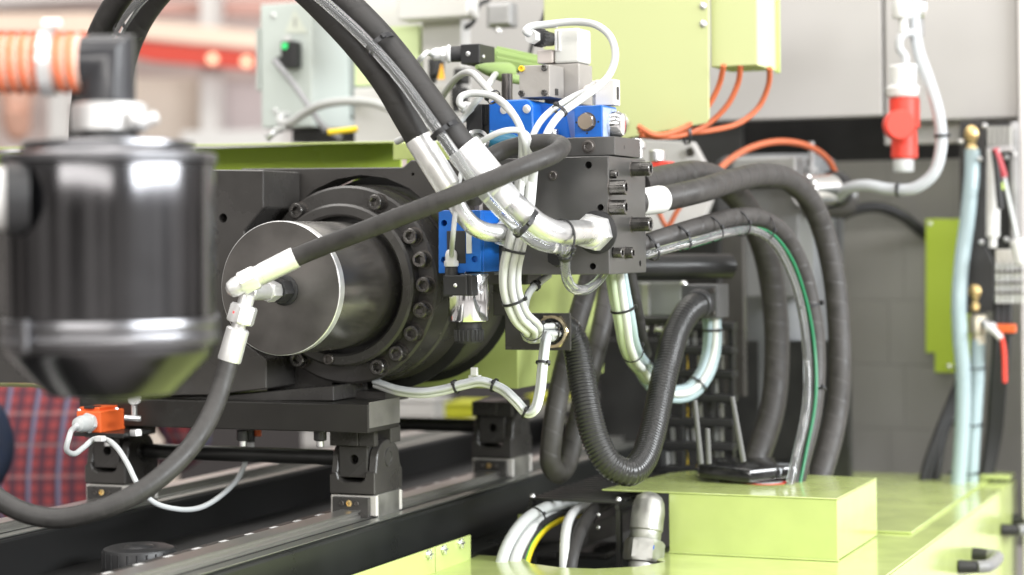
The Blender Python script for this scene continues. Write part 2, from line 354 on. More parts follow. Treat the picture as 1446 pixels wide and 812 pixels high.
# ---------------------------------------------------------------- people (blurred, behind the machine)
def person(name, label, joints, edges, m, parts, root='pelvis'):
    names = list(joints); idx = {n: i for i, n in enumerate(names)}
    t = thing(name, label, 'person', (joints[root][0].x, joints[root][0].y, 0)); base = wloc(t)
    def skin(nm, mm, js, es, rt):
        ns = list(js); ix = {n: i for i, n in enumerate(ns)}
        me = bpy.data.meshes.new(nm); me.from_pydata([tuple(js[n][0] - base) for n in ns], [(ix[a], ix[b]) for a, b in es], []); me.materials.append(mm)
        o = bpy.data.objects.new(nm, me); COL.objects.link(o); o.parent = t
        sk = o.modifiers.new('skin', 'SKIN'); sk.use_smooth_shade = True
        for i, n in enumerate(ns):
            sv = me.skin_vertices[0].data[i]; r = js[n][1]; sv.radius = r if isinstance(r, tuple) else (r, r); sv.use_root = (n == rt)
        su = o.modifiers.new('sub', 'SUBSURF'); su.levels = su.render_levels = 2
        return o
    skin('body', m, joints, edges, root)
    for nm, mm, js, es, rt in parts: skin(nm, mm, js, es, rt)
    return t
PLAID = mat('red_plaid_cloth', (0.3, 0.06, 0.06), 0.9)
def plaid():
    nt = PLAID.node_tree; L = nt.links; p = nt.nodes['Principled BSDF']; tc = nt.nodes.new('ShaderNodeTexCoord'); sp = nt.nodes.new('ShaderNodeSeparateXYZ'); L.new(tc.outputs['Object'], sp.inputs[0])
    def stripe(axis, per, lo, hi):
        a = nt.nodes.new('ShaderNodeMath'); a.operation = 'MULTIPLY'; a.inputs[1].default_value = 1 / per; L.new(sp.outputs[axis], a.inputs[0])
        f = nt.nodes.new('ShaderNodeMath'); f.operation = 'FRACT'; L.new(a.outputs[0], f.inputs[0])
        g = nt.nodes.new('ShaderNodeMath'); g.operation = 'GREATER_THAN'; g.inputs[1].default_value = lo; L.new(f.outputs[0], g.inputs[0])
        h = nt.nodes.new('ShaderNodeMath'); h.operation = 'LESS_THAN'; h.inputs[1].default_value = hi; L.new(f.outputs[0], h.inputs[0])
        k = nt.nodes.new('ShaderNodeMath'); k.operation = 'MULTIPLY'; L.new(g.outputs[0], k.inputs[0]); L.new(h.outputs[0], k.inputs[1]); return k.outputs[0]
    cur = None; base = (0.27, 0.05, 0.055, 1)
    for ax, per, lo, hi, c, fac in ((0, .026, .0, .45, (0.05, 0.03, 0.05, 1), .75), (2, .024, .0, .4, (0.06, 0.03, 0.045, 1), .6), (0, .052, .62, .76, (0.16, 0.18, 0.28, 1), .8), (2, .06, .6, .7, (0.3, 0.2, 0.2, 1), .5)):
        mx = nt.nodes.new('ShaderNodeMix'); mx.data_type = 'RGBA'; mm = nt.nodes.new('ShaderNodeMath'); mm.operation = 'MULTIPLY'; mm.inputs[1].default_value = fac
        L.new(stripe(ax, per, lo, hi), mm.inputs[0]); L.new(mm.outputs[0], mx.inputs[0]); mx.inputs[7].default_value = c
        if cur: L.new(cur, mx.inputs[6])
        else: mx.inputs[6].default_value = base
        cur = mx.outputs[2]
    L.new(cur, p.inputs['Base Color'])
plaid()
SKIN = mat('skin', (0.62, 0.36, 0.27), 0.55); DENIM = mat('dark_denim', (0.015, 0.024, 0.05), 0.8, var=(40, .8, 1.2)); HAIR = mat('brown_hair', (0.06, 0.035, 0.02), 0.6); SUIT = mat('dark_suit', (0.02, 0.022, 0.035), 0.8)
q = at_d(70, 640, 4.0); q.z = 0.62                                 # crouching, its back to the machine
def o_(x, y, z): return q + RGT0 * x + FWD * y + V(0, 0, z - 0.62)
J = {'pelvis': (o_(0, 0, .60), (.17, .13)), 'waist': (o_(0, -.02, .74), (.185, .125)), 'chest': (o_(0, .0, .92), (.2, .13)), 'neckbase': (o_(0, .03, 1.06), (.09, .08)), 'neck': (o_(0, .05, 1.12), (.055, .055)),
     'head': (o_(0, .07, 1.2), (.08, .095)), 'crown': (o_(0, .06, 1.28), (.065, .075)),
     'sl': (o_(-.17, .01, 1.0), .07), 'el': (o_(-.27, .1, .80), .05), 'wl': (o_(-.18, .3, .74), .035), 'sr': (o_(.17, .01, 1.0), .07), 'er': (o_(.27, .1, .80), .05), 'wr': (o_(.18, .3, .74), .035)}
E = [('pelvis', 'waist'), ('waist', 'chest'), ('chest', 'neckbase'), ('neckbase', 'neck'), ('neck', 'head'), ('head', 'crown'), ('chest', 'sl'), ('sl', 'el'), ('el', 'wl'), ('chest', 'sr'), ('sr', 'er'), ('er', 'wr')]
trous = {'hip': (o_(0, .02, .56), (.17, .14)), 'kl': (o_(-.2, .36, .62), .075), 'al': (o_(-.17, .18, .12), .05), 'tl': (o_(-.18, .34, .05), .04), 'kr': (o_(.2, .36, .62), .075), 'ar': (o_(.17, .18, .12), .05), 'tr': (o_(.18, .34, .05), .04)}
hair = {'h0': (o_(0, .03, 1.22), (.085, .09)), 'h1': (o_(0, .05, 1.29), (.072, .08))}
person('person', 'person in red plaid shirt crouching behind the machine under the canister', J, E, PLAID,
       [('trousers', DENIM, trous, [('hip', 'kl'), ('kl', 'al'), ('al', 'tl'), ('hip', 'kr'), ('kr', 'ar'), ('ar', 'tr')], 'hip'), ('hair', HAIR, hair, [('h0', 'h1')], 'h0')])
q = at_d(-22, 640, 3.9); q.z = 0.62
SL = tag(tube('sleeve', DENIM, D((-40, 560, 3.5), (-8, 590, 3.5), (2, 640, 3.5), (-25, 690, 3.5), (-60, 700, 3.55)), .022, None, 14)[0], 'dark blue sleeve at the left edge beside the plaid shirt', 'sleeve')
q = at_d(24, 170, 9.0); q.z = 1.2
def o2(x, y, z): return Vector((q.x, q.y, 0)) + RGT0 * x + FWD * y + V(0, 0, z)
hz = at_d(24, 152, 9.0).z
J = {'pelvis': (o2(0, 0, hz - .68), (.15, .11)), 'waist': (o2(0, 0, hz - .52), (.14, .1)), 'chest': (o2(0, 0, hz - .33), (.17, .11)), 'nb': (o2(0, 0, hz - .2), (.07, .06)),
     'sl': (o2(-.17, 0, hz - .25), .06), 'el': (o2(-.22, 0, hz - .52), .045), 'wl': (o2(-.2, -.1, hz - .74), .032), 'sr': (o2(.17, 0, hz - .25), .06), 'er': (o2(.22, 0, hz - .52), .045), 'wr': (o2(.2, -.1, hz - .74), .032),
     'kl': (o2(-.09, 0, hz - 1.08), .06), 'al': (o2(-.09, 0.02, .09), .045), 'fl': (o2(-.09, -.12, .04), .035), 'kr': (o2(.09, 0, hz - 1.08), .06), 'ar': (o2(.09, .02, .09), .045), 'fr': (o2(.09, -.12, .04), .035)}
E = [('pelvis', 'waist'), ('waist', 'chest'), ('chest', 'nb'), ('chest', 'sl'), ('sl', 'el'), ('el', 'wl'), ('chest', 'sr'), ('sr', 'er'), ('er', 'wr'), ('pelvis', 'kl'), ('kl', 'al'), ('al', 'fl'), ('pelvis', 'kr'), ('kr', 'ar'), ('ar', 'fr')]
hd = {'n': (o2(0, 0, hz - .16), (.05, .05)), 'jaw': (o2(0, -.02, hz - .06), (.065, .07)), 'skull': (o2(0, 0, hz + .04), (.075, .09)), 'top': (o2(0, 0, hz + .09), (.05, .06)), 'nose': (o2(0, -.1, hz - .01), .014)}
hr = {'h0': (o2(0, .03, hz + .05), (.08, .085)), 'h1': (o2(0, .02, hz + .11), (.065, .07))}
shirt = {'s0': (o2(0, -.085, hz - .42), (.03, .035)), 's1': (o2(0, -.07, hz - .18), (.05, .03))}
person('person', 'distant person in dark suit and pale shirt seen left of the canister elbow', J, E, SUIT,
       [('head', SKIN, hd, [('n', 'jaw'), ('jaw', 'skull'), ('skull', 'top'), ('jaw', 'nose')], 'skull'), ('hair', HAIR, hr, [('h0', 'h1')], 'h0'), ('shirt', WPL, shirt, [('s0', 's1')], 's0')])

# ---------------------------------------------------------------- back of the machine: cabinets and back wall
cab = thing('machine_cabinet', 'large warm grey cabinet panels filling the upper right background', 'cabinet', at_d(1250, 170, 3.65))
pbox('panel', GREY, 560, -120, 1245, 175, 3.62, 0.04, cab, 0.003)
pbox('panel', GREY, 1249, -120, 1437, 169, 3.62, 0.04, cab, 0.003)
pbox('panel', mat('light_edge_paint', (0.66, 0.63, 0.61), 0.4), 1441, -120, 1900, 900, 3.60, 0.04, cab, 0.003)  # right panel carried on out of view so the block side reflects it
pbox('lower_lip', GREY, 1249, 171, 1437, 202, 3.66, 0.03, cab, 0.002)
pbox('recess', BLACKP, 640, 150, 1445, 330, 4.02, 0.03, cab, 0.002)
bw = thing('back_wall', 'dull grey sheet metal wall with riveted seams below the cabinet', 'wall', at_d(1300, 676, 3.9))
xw = [at_y(x, 450, 3.86).x for x in (1120, 1255, 1350, 1480)]; zw = [at_y(1300, y, 3.86).z for y in (765, 606, 515, 424, 322, 225)]
for i in range(5):
    for k in range(3):
        sh = .03 * (i % 2) if 0 < k else 0; sh2 = .03 * (i % 2) if k < 2 else 0
        box('sheet', GREYD, xw[k] + sh + .0003, xw[k + 1] + sh2 - .0003, 3.86, 3.88, zw[i] + .0003, zw[i + 1] - .0003, bw, .0003)
tank = thing('grey_tank', 'dark grey upright tank behind the looping hoses', 'tank', at_z(1105, 700, ZT - 0.02))
for nm, m_, pts_ in (('shell', mat('tank_grey', (0.15, 0.155, 0.16), 0.4, 0.3, var=(6, .7, 1.3)), [(0, .1), (0.002, .105), (.62, .105), (.63, .09)]),):
    c = at_d(1100, 700, 3.62); lathe(nm, m_, V(c.x, c.y, ZT - 0.05), MZ, pts_, tank, 40)
c = at_d(1100, 345, 3.5)
lathe('oval_label', mat('blue_label', (0.03, 0.1, 0.5), 0.5), at_d(1132, 362, 3.49), -FWD + RGT * .25, [(-.004, .001), (-.004, .034), (0, .034)], tank, 28).scale = (.6, .6, 1)
gp = thing('green_plate', 'bright green metal plate on the back wall beside milky tubes', 'plate', at_y(1330, 526, 3.82))
pprism('plate', mat('spring_green_paint', (.52, .68, .07), .35), [(1307, 309), (1370, 309), (1370, 526), (1320, 526), (1320, 498), (1307, 498)], 3.82, 0.006, gp)
for x, y in ((1340, 517), (1313, 316)): bolt('screw', ZINC, at_y(x, y, 3.82), -MY, .004, .003, gp, 'dome')

# ---------------------------------------------------------------- machine bed with guide rails
bed = thing('machine_bed', 'black machine bed with two long beams under the guide rails', 'machine bed', V(-1.4, 2.5, 0))
BED = mat('bed_black_paint', (0.016, 0.017, 0.016), 0.3, var=(6, .8, 1.3), bump=(200, .04))
RB = ZR - 0.024; DEEP = mat('deep_black', (0.008, 0.008, 0.008), .45)  # far beam and pit floor are blacker than the near beam
box('beam', BED, -1.288, -1.158, 0.9, 5.2, 0.3, RB, bed, 0.004)
box('beam', DEEP, -1.67, -1.545, 0.9, 5.2, 0.3, RB, bed, 0.004)
box('ledge', BED, -1.1575, -1.1075, 0.9, 5.2, 0.3, 1.2 - .425, bed, 0.002)
box('pit_floor', DEEP, -1.545, -1.288, 0.9, 5.2, 1.2 - .435, 1.2 - .417, bed, 0.001)
box('cross_member', BED, -1.545, -1.288, 3.9, 4.0, 0.4, RB - .01, bed, 0.003)
def rail(X, label):
    t = thing('guide_rail', label, 'rail', V(X, 2.5, RB), 'linear guide rails')
    w_, h = .0150, .0125
    prof = [(-w_, 0.0005), (-w_, h * .42), (-w_ * .74, h * .55), (-w_ * .74, h * .7), (-w_, h * .82), (-w_, h), (w_, h), (w_, h * .82), (w_ * .74, h * .7), (w_ * .74, h * .55), (w_, h * .42), (w_, 0.0005)]
    prism('rail_profile', mat('polished_rail', (.66, .65, .62), .3, .95), [V(X + a, 0.9, RB + b) for a, b in prof], V(0, 4.2, 0), t, 0.0008)
    box('rail_ledge', mat('ledge_paint', (0.4, 0.41, 0.38), 0.34, 0.9), X + .016, X + .05, 0.9, 5.1, RB + .0005, RB + .0025, t, .0006)
    box('rail_seam', BLACKP, X + .030, X + .0325, 0.9, 5.1, RB + .0026, RB + .0034, t, 0)
    return t
rail(-1.215, 'near steel guide rail running along the bed to the carriages')
rail(-1.600, 'far steel guide rail running past the plaid shirt')
def scale_strip(X):
    t = thing('scale_strip', 'graduated dark strip with light marks beside near rail', 'strip', V(X, 2.2, RB))
    box('strip', BLACKP, X - .008, X + .008, 1.2, 3.2, RB + .0006, RB + .004, t, .0005)
    for k in range(30): box('mark', WPL, X - .005, X + .005, 1.25 + k * .062, 1.265 + k * .062, RB + .0042, RB + .0048, t, 0)
scale_strip(-1.258)
pc = at_x(196, 774, -1.44); ZC = 1.2 - .4165
cp = thing('round_cap', 'round black ribbed cap lying in the bed pit', 'cap', V(pc.x, pc.y, ZC))  # a plain round cap, its use unknown
lathe('cap_body', BLKPL, V(pc.x, pc.y, ZC), MZ, [(0, .044), (.002, .047), (.024, .047), (.028, .045), (.0305, .038), (.029, .02), (.031, .018), (.033, .012)], cp, 36)
for k in range(24):
    t = 2 * math.pi * k / 24; e = V(math.cos(t), math.sin(t), 0); p0 = V(pc.x, pc.y, ZC) + e * .0465
    rod('rib', BLKPL, p0 + MZ * .006, p0 + MZ * .025, .0014, cp, 8)

# ---------------------------------------------------------------- green cover table
tb = thing('cover_table', 'lime green sheet metal cover table filling the lower right', 'table', V(-.85, 3.0, 0))
XE = -0.546
def zpt(px, py): p = at_z(px, py, ZT); return p
# the top sheet has a round notch in front of the open bay
nt_ = [zpt(x, y) for x, y in ((735, 786), (752, 796), (790, 801), (840, 803), (900, 800), (940, 793))]
yb_ = zpt(665, 783).y
top = [V(-1.107, 1.6, ZT), V(XE - .0, 1.6, ZT), V(XE, 3.66, ZT), V(-.885, 3.66, ZT), V(-.885, zpt(940, 787).y, ZT)] + list(reversed(nt_)) + [V(zpt(735, 781).x, yb_, ZT), V(-1.107, yb_, ZT)]
prism('top_sheet', GREEN, [p - MZ * .003 for p in top], V(0, 0, .003), tb, 0.0008)
box('side_sheet', GREEN, XE - .003, XE + .0005, 1.6, 3.66, 0.05, ZT - .0035, tb, .0008)
xs_ = at_z(1225, 757, ZT).x
box('raised_sheet', GREEN, -.88, -.586, 2.925, 3.65, ZT + .0005, ZT + .0035, tb, .0008)
box('back_upstand', GREEN, -.60, XE - .001, 3.60, 3.655, ZT + .0045, ZT + .012, tb, .001)
for k, (x, y) in enumerate(((500, 812), (614, 778), (622, 776))): pass
# flange strips with screws along the bed
fs = thing('flange_strip', 'lime green upright strip with cross screws along the black beam', 'strip', at_x(600, 800, -1.104))
ya, ymid, yz = at_x(470, 812, -1.104).y, at_x(614, 790, -1.104).y, at_x(664, 775, -1.104).y
zt_ = at_x(664, 755, -1.104).z
box('strip', GREEN, -1.1065, -1.103, ya - .6, ymid - .0012, ZT - .002, zt_, fs, .0006)
box('strip', GREEN, -1.1065, -1.103, ymid + .0012, yz, ZT - .002, zt_, fs, .0006)
for px, py in ((604, 783), (625, 776), (649, 767)):
    p = at_x(px, py, -1.103); bolt('screw', ZINC, p, MX, .0055, .004, fs, 'dome')
    box('slot', ZINC, p.x + .002, p.x + .0055, p.y - .0065, p.y + .0065, p.z - .0013, p.z + .0013, fs, .0004)
    box('slot', ZINC, p.x + .002, p.x + .0055, p.y - .0013, p.y + .0013, p.z - .0065, p.z + .0065, fs, .0004)
# the raised green box on the table
gb = thing('green_cover_box', 'raised lime green sheet metal box carrying the black router', 'box', V(-.75, 2.77, ZT))
ZB = 1.2 - .346; YF, YB, XR = 2.65, 2.896, -.630; XL = at_y(945, 750, YF).x; XLL = at_y(850, 697, YF).x
box('front_sheet', GREEN, XL, XR, YF, YF + .002, ZT + .001, ZB - .0025, gb, .0006)
box('side_sheet', GREEN, XR - .002, XR, YF + .0025, YB, ZT + .001, ZB - .0025, gb, .0006)
prism('top_sheet', GREEN, [V(XLL, YF - .001, ZB - .002), V(XR + .0005, YF - .001, ZB - .002), V(XR + .0005, YB, ZB - .002), V(-.90, YB + .02, ZB - .002), V(XLL + .03, YB - .03, ZB - .002)], V(0, 0, .002), gb, .0006)
box('foot_flange', GREEN, XL, XR + .003, YF - .006, YF - .0005, ZT + .0005, ZT + .002, gb, .0004)
for px in (985, 1168): bolt('rivet', ZINC, at_y(px, 795, YF - .003), MZ, .003, .002, gb, 'dome')
box('inner_wall', GREYD, XL - .001, XL + .001, YF + .004, YB - .02, ZT - .05, ZB - .004, gb, .0005)
def handle(px, py, label):
    a = at_x(px, py, XE); b = a + V(0, .13, 0)
    g = tube('handle', mat('handle_grey', (0.2, 0.2, 0.2), .35), [a + V(.028, .004, 0), a + V(.04, .014, 0), a + V(.044, .035, 0), b + V(.044, -.035, 0), b + V(.04, -.014, 0), b + V(.028, -.004, 0)], .0095, tb, 16)[0]
    g['label'] = label
    for s, p in ((1, a), (-1, b)): rod('mount', BLKPL, p + MX * .001, p + MX * .028 + V(0, .004 * s, 0), .0105, g, 18, r1=.009)
handle(1352, 800, 'near black bow handle on the green table side')
handle(1413, 748, 'far black bow handle on the green table side cut by the frame')
# ================================================================== INJECTION UNIT
YD = 2.20
C0 = at_y(395, 407, YD)
cyl = thing('hydraulic_cylinder', 'large round hydraulic cylinder with steel cap and ring of socket bolts', 'cylinder', V(C0.x, YD + .2, C0.z - .15))
FACE = mat('turned_cap_steel', (0.138, 0.131, 0.125), 0.34, 0.8, var=(9, 0.6, 1.5), bump=(160, .05))
BARREL = mat('polished_barrel_steel', (0.5, 0.48, 0.46), 0.22, 0.95, var=(14, 0.82, 1.1))
CB = lathe('cap_barrel', BARREL, C0, MY, [(.0125, .0832), (.24, .0832), (.24, .05)], cyl, 96)
lathe('cap_face', FACE, C0, MY, [(0, .0822), (.0004, .0826), (.002, .0826)], CB, 96)
lathe('cap_rim', ZINCB, C0, MY, [(.0005, .0826), (.0012, .0836), (.0125, .0836), (.013, .08)], CB, 96)
lathe('gap_ring', BLACKP, C0 + MY * .185, MY, [(0, .083), (0, .098)], cyl, 64, capped=False)
IR = lathe('inner_ring', DARKS, C0 + MY * .158, MY, [(.03, .0905), (.003, .0905), (0, .0935), (0, .104), (.003, .107), (.03, .107)], cyl, 96, capped=False)
BF = lathe('bolt_flange', DARKS, C0 + MY * .180, MY, [(0, .1065), (0, .128), (.003, .131), (.085, .131)], cyl, 96, capped=False)
lathe('main_barrel', DARK, C0 + MY * .232, MY, [(0, .10), (0, .130), (.004, .1335), (.40, .1335), (.40, .1)], cyl, 96)
for a in (65, 48.5, 32, 16, 0, -16, -32, -48.5, -64.5, 124, 140, 156, 172, 188, 204, 220, 236):
    t = R(a); p = C0 + MY * .180 + V(math.cos(t), 0, math.sin(t)) * .1188
    bolt('socket_bolt', BOLTM, p, -MY, .0103, .017, BF, spin=random.uniform(0, 1))
    lathe('washer', PHOS, p - MY * .0002, -MY, [(0, .0121), (.0012, .0119), (.0012, .01)], BF, 24)
t = R(-99); bolt('plug', PHOS, C0 + MY * .158 + V(math.cos(t), 0, math.sin(t)) * .0985, -MY, .0075, .0035, IR)

mp = thing('mounting_plate', 'heavy dark grey bracket plate behind the cylinder cap', 'bracket', at_y(300, 562, 2.36))
sl = pprism('thick_slab', DARKS, [(-120, 236), (372, 240), (372, 293), (345, 326), (345, 485), (376, 508), (376, 549), (300, 558), (112, 561), (112, 541), (-120, 540)], 2.32, .10, mp, .0015)
cut(sl, [(at_y(315, 308, 2.32), MY, .0062, .04)])
bp_ = pprism('back_plate', DARK, [(340, 238), (569, 236), (580, 226), (640, 225), (745, 224), (745, 402), (690, 402), (340, 402)], 2.425, .05, mp, .0015)
cut(bp_, [(at_y(511, 398, 2.425), MY, .1435, .09), (at_y(583, 246, 2.425), MY, .0022, .02)])
lathe('bore_shadow_ring', BLACKP, C0 + MY * .29, MY, [(0, .1335), (0, .1475), (.006, .1475), (.006, .1335)], mp, 64, capped=False).name = 'bore_shade_backing'  # black ring added to stand for the shade deep in the bore gap
pprism('lower_block', DARKS, [(376, 500), (470, 500), (470, 556), (376, 556)], 2.40, .08, mp, .0015)
pprism('foot_wedge', DARKS, [(112, 561), (318, 558.5), (471, 545), (471, 566), (112, 566)], 2.335, .1, mp, .001)
pbox('foot_block', DARK, 430, 552, 545, 567, 2.40, .07, mp, .001)

beam = thing('cross_beam', 'dark steel cross beam on the carriages, its end face machined', 'beam', at_y(330, 606, 2.31))
pbox('beam_body', mat('beam_black', (.02, .0187, .0168), .3, var=(9, .8, 1.25), bump=(300, .06)), 112, 566.5, 520, 606, 2.305, .092, beam, .0015)
BR = mat('sawn_steel_end', (0.28, 0.27, 0.255), 0.36, 0.7, bump=(160, .35, (1, .15, 7)), var=(20, .8, 1.2))
xr = at_y(520, 586, 2.305).x
box('sawn_end', BR, xr + .0002, xr + .0012, 2.3065, 2.3955, at_y(520, 605, 2.305).z, at_y(520, 568.5, 2.305).z, beam, 0)
for px in (152, 343, 452):
    p = at_y(px, 607, 2.33); rod('bolt_head', BLACKP, p - MZ * .0005, p - MZ * .014, .0085, beam, 16); rod('stud', ZINC, p - MZ * .014, p - MZ * .022, .005, beam, 12)

def carriage(X, Y0, label):
    t = thing('bearing_carriage', label, 'carriage', V(X, Y0 + .05, ZR), 'bearing carriages on the rails')
    z = ZR - .028; c = ZR + .008
    # runner block
    box('runner_body', RUNNER, X - .031, X + .033, Y0 + .0155, Y0 + .080, z + .004, c, t, .0012)
    for yy in (Y0 + .008, Y0 + .0805): box('end_cap', WPL2, X - .0335, X + .034, yy, yy + .007, z + .008, c - .001, t, .0015)
    pl = box('wiper_plate', DARKS, X - .027, X + .026, Y0, Y0 + .0078, z + .001, c - .003, t, .001)
    lathe('grease_nipple', BRASS, V(X - .002, Y0, c - .011), -MY, [(0, .0042), (.0015, .0042), (.0018, .0028), (.0005, .0024)], pl, 16)
    for s in (-1, 1): bolt('screw', PHOS, V(X - .002 + s * .011, Y0, c - .011), -MY, .0032, .0016, pl)
    # bearing clevis: scooped base, two arched cheeks and an inner block
    prism('clevis_base', DARK, [V(X - .033, Y0 + .004, c + .0005), V(X + .034, Y0 + .004, c + .0005), V(X + .034, Y0 + .004, c + .03), V(X + .0215, Y0 + .004, c + .032), V(X + .018, Y0 + .004, c + .02), V(X + .012, Y0 + .004, c + .0165), V(X - .013, Y0 + .004, c + .0165), V(X - .019, Y0 + .004, c + .02), V(X - .0225, Y0 + .004, c + .03), V(X - .033, Y0 + .004, c + .026)], V(0, .084, 0), t, .0015)
    for x0, x1 in ((X - .0328, X - .0228), (X + .0218, X + .0338)):
        pts = [V(x0, Y0 + .008, c + .0265), V(x0, Y0 + .085, c + .0265)]
        for k in range(13):
            a = math.pi * k / 12; pts.append(V(x0, Y0 + .046 + .034 * math.cos(a), c + .044 + .026 * math.sin(a)))
        prism('cheek', DARK, pts, V(x1 - x0, 0, 0), t, .0015)
    ib = box('inner_block', DARKS, X - .0215, X + .0205, Y0 + .010, Y0 + .075, c + .022, c + .064, t, .0015)
    cut(ib, [(V(X + .001, Y0 + .010, c + .046), MY, .0065, .03)])
    lathe('pin_end', DARKS, V(X + .0338, Y0 + .046, c + .046), MX, [(0, .0125), (.0015, .012), (.0015, .009), (.0005, .0085)], t, 24)
    box('spacer_front', DARK, X - .030, X + .012, Y0 + .000, Y0 + .080, c + .0645, c + .0868, t, .0015)
    box('spacer_rear', DARK, X + .0125, X + .036, Y0 + .050, Y0 + .080, c + .0645, c + .0868, t, .0015)
    box('spacer_strip', DARK, X + .0125, X + .036, Y0 + .001, Y0 + .012, c + .0645, c + .0868, t, .0012)
    return t
RUNNER = mat('runner_steel', (0.42, 0.41, 0.38), 0.36, 0.8, var=(40, .8, 1.1))
WPL2 = mat('grey_white_cap', (0.6, 0.58, 0.54), 0.42)
carriage(-1.215, 2.375, 'near dark bearing carriage under the cross beam end')
carriage(-1.215, 2.845, 'second bearing carriage farther back on the near rail, in shade')
carriage(-1.600, 2.375, 'bearing carriage on far rail under the orange switch')
for Y0, lab, x0 in ((2.43, 'black round cross rod between the front carriages', 200), (2.90, 'black round cross rod in the shade at the rear carriage', 560)):
    p = at_y(330, 641, 2.43) if Y0 < 2.5 else at_y(620, 600, 2.90)
    t = thing('cross_rod', lab, 'rod', V(-1.4, Y0, p.z)); rod('shaft', BLACKP, V(-1.575, Y0, p.z), V(-1.24, Y0, p.z), .0105, t, 24, b=.0005)
    for xx in (-1.577, -1.252): rod('collar', BLACKP, V(xx, Y0, p.z), V(xx + .012, Y0, p.z), .016, t, 24)

# green housing under the rear of the cylinder
hs = thing('green_housing', 'lime green housing sheet wrapped round the rear of the cylinder', 'housing', V(-1.2, 2.72, 1.0))
zb = 1.2 - .2057; xr = -1.0755
fr = box('front_sheet', GREEN, -1.60, xr, 2.620, 2.624, zb, 1.2 - .03, hs, .0008)
box('side_sheet', GREEN, xr - .003, xr, 2.6245, 2.975, zb, 1.2 - .02, hs, .0008)
box('bottom_sheet', GREEN, -1.60, xr - .004, 2.625, 2.975, zb, zb + .003, hs, .0005)
lathe('gap_shade_ring', BLACKP, C0 + MY * (2.6175 - YD), MY, [(0, .1335), (0, .1445), (.002, .1445)], hs, 80, capped=False)  # black ring painted in for the shadow gap round the barrel
bolt('screw', ZINC, at_x(849, 505, xr), MX, .004, .003, hs, 'dome')

# green channel above the plate
ch = thing('green_channel', 'leaf green sheet channel running behind the dark plate top', 'channel', at_y(330, 240, 2.72))
pbox('web', GREEND, -160, 212, 566, 262, 2.74, .004, ch, .0005)
pbox('web_end', GREEND, 574, 224, 690, 262, 2.70, .004, ch, .0005)
prism('top_lip', GREEN, [at_y(-160, 211, 2.62), at_y(566, 199, 2.62), at_y(566, 192, 2.62) + V(0, .16, 0.0), at_y(-160, 204, 2.62) + V(0, .16, 0)], V(0, 0, -.003), ch, .0005)
pbox('lower_lip', GREEN, -120, 541.5, 112, 546, 2.45, .05, ch, .0006)
pbox('end_tab', GREEN, 555, 200, 690, 224, 2.60, .004, ch, .0008)
cut(ch.children[-1], [(at_y(624, 216, 2.60), MY, .0045, .02)])

# ---------------------------------------------------------------- cap fitting with its two hoses
ft = thing('tee_fitting', 'shiny zinc tee fitting screwed into the cylinder cap', 'fitting', at_d(352, 410, 2.41))
a0 = at_y(402, 410, YD)
lathe('cap_seal', BLKPL, a0, -MY, [(0, .019), (.002, .019), (.0035, .016)], ft, 28)
hexnut('black_nut', BLKPL, a0 - MY * .003, a0 - MY * .024, .0165, ft, .3)
hexnut('zinc_nut', ZINCB, a0 - MY * .026, a0 - MY * .046, .0135, ft, .1)
rod('neck', ZINCB, a0 - MY * .02, a0 - MY * .09, .0105, ft)
q0, q1 = at_d(330, 407, 2.385), at_d(408, 368, 2.385); ax = (q1 - q0).normalized()
tc_ = q0 + ax * .02
lathe('dome_plug', ZINCB, q0 + ax * .012, -ax, [(-.03, .0125), (0, .0125), (.010, .0118), (.017, .0095), (.0205, .005), (.0212, .001)], ft, 28)
hexnut('upper_nut', ZINCB, q0 + ax * .010, q0 + ax * .031, .0158, ft, .5)
rod('collar', ZINCB, q0 + ax * .031, q0 + ax * .036, .0095, ft)
fe = lathe('hose_ferrule', ZINCB, q0 + ax * .0355, ax, [(0, .0105), (.002, .0128), (.044, .0132), (.0462, .0128), (.0462, .0112)], ft, 32)
q2, q3 = at_d(350, 415, 2.39), at_d(324, 508, 2.39); bx = (q3 - q2).normalized()
rod('leg_stub', ZINCB, q2, q2 + bx * .03, .0095, ft)
hexnut('lower_nut', ZINCB, q2 + bx * .014, q2 + bx * .036, .0172, ft, .2)
rod('collar', ZINCB, q2 + bx * .036, q2 + bx * .043, .0085, ft)
lathe('hose_ferrule', ZINCB, q2 + bx * .042, bx, [(0, .012), (.002, .0138), (.038, .0142), (.0405, .0138), (.0405, .012)], ft, 32)
REDM = mat('red_mark', (.75, .05, .06), .5)
for px, py in ((343, 392), (330, 441)):
    c = at_d(px, py, 2.373); mk('red_mark', [c - RGT * .0012 + UP * .002, c + RGT * .0018 + UP * .0004, c - RGT * .001 - UP * .0018], [(0, 1, 2)], REDM, ft, flat=True)
for nm, pts, rr, lab in (
    ('return_hose', [q0 + ax * .078] + D((440, 354, 2.38), (500, 331, 2.36), (570, 304, 2.34), (640, 277, 2.325), (700, 252, 2.325), (748, 232, 2.335), (781, 218, 2.36), (793, 207, 2.395), (778, 202, 2.43), (745, 204, 2.45), (712, 212, 2.46), (688, 226, 2.455), (672, 250, 2.455), (668, 285, 2.47)), .0113, 'grey black hose sweeping from the cap fitting up and looping before the block'),
    ('drain_hose', [q2 + bx * .078] + D((313, 545, 2.38), (300, 580, 2.36), (276, 622, 2.33), (240, 662, 2.30), (195, 696, 2.28), (140, 720, 2.27), (80, 732, 2.27), (30, 722, 2.27), (-15, 695, 2.28), (-60, 650, 2.3)), .0118, 'black hose hanging from the cap fitting in a wide curve to the lower left')):
    o, pth = tube(nm, RUBF, pts, rr, None, 20); tag(o, lab, 'hose')

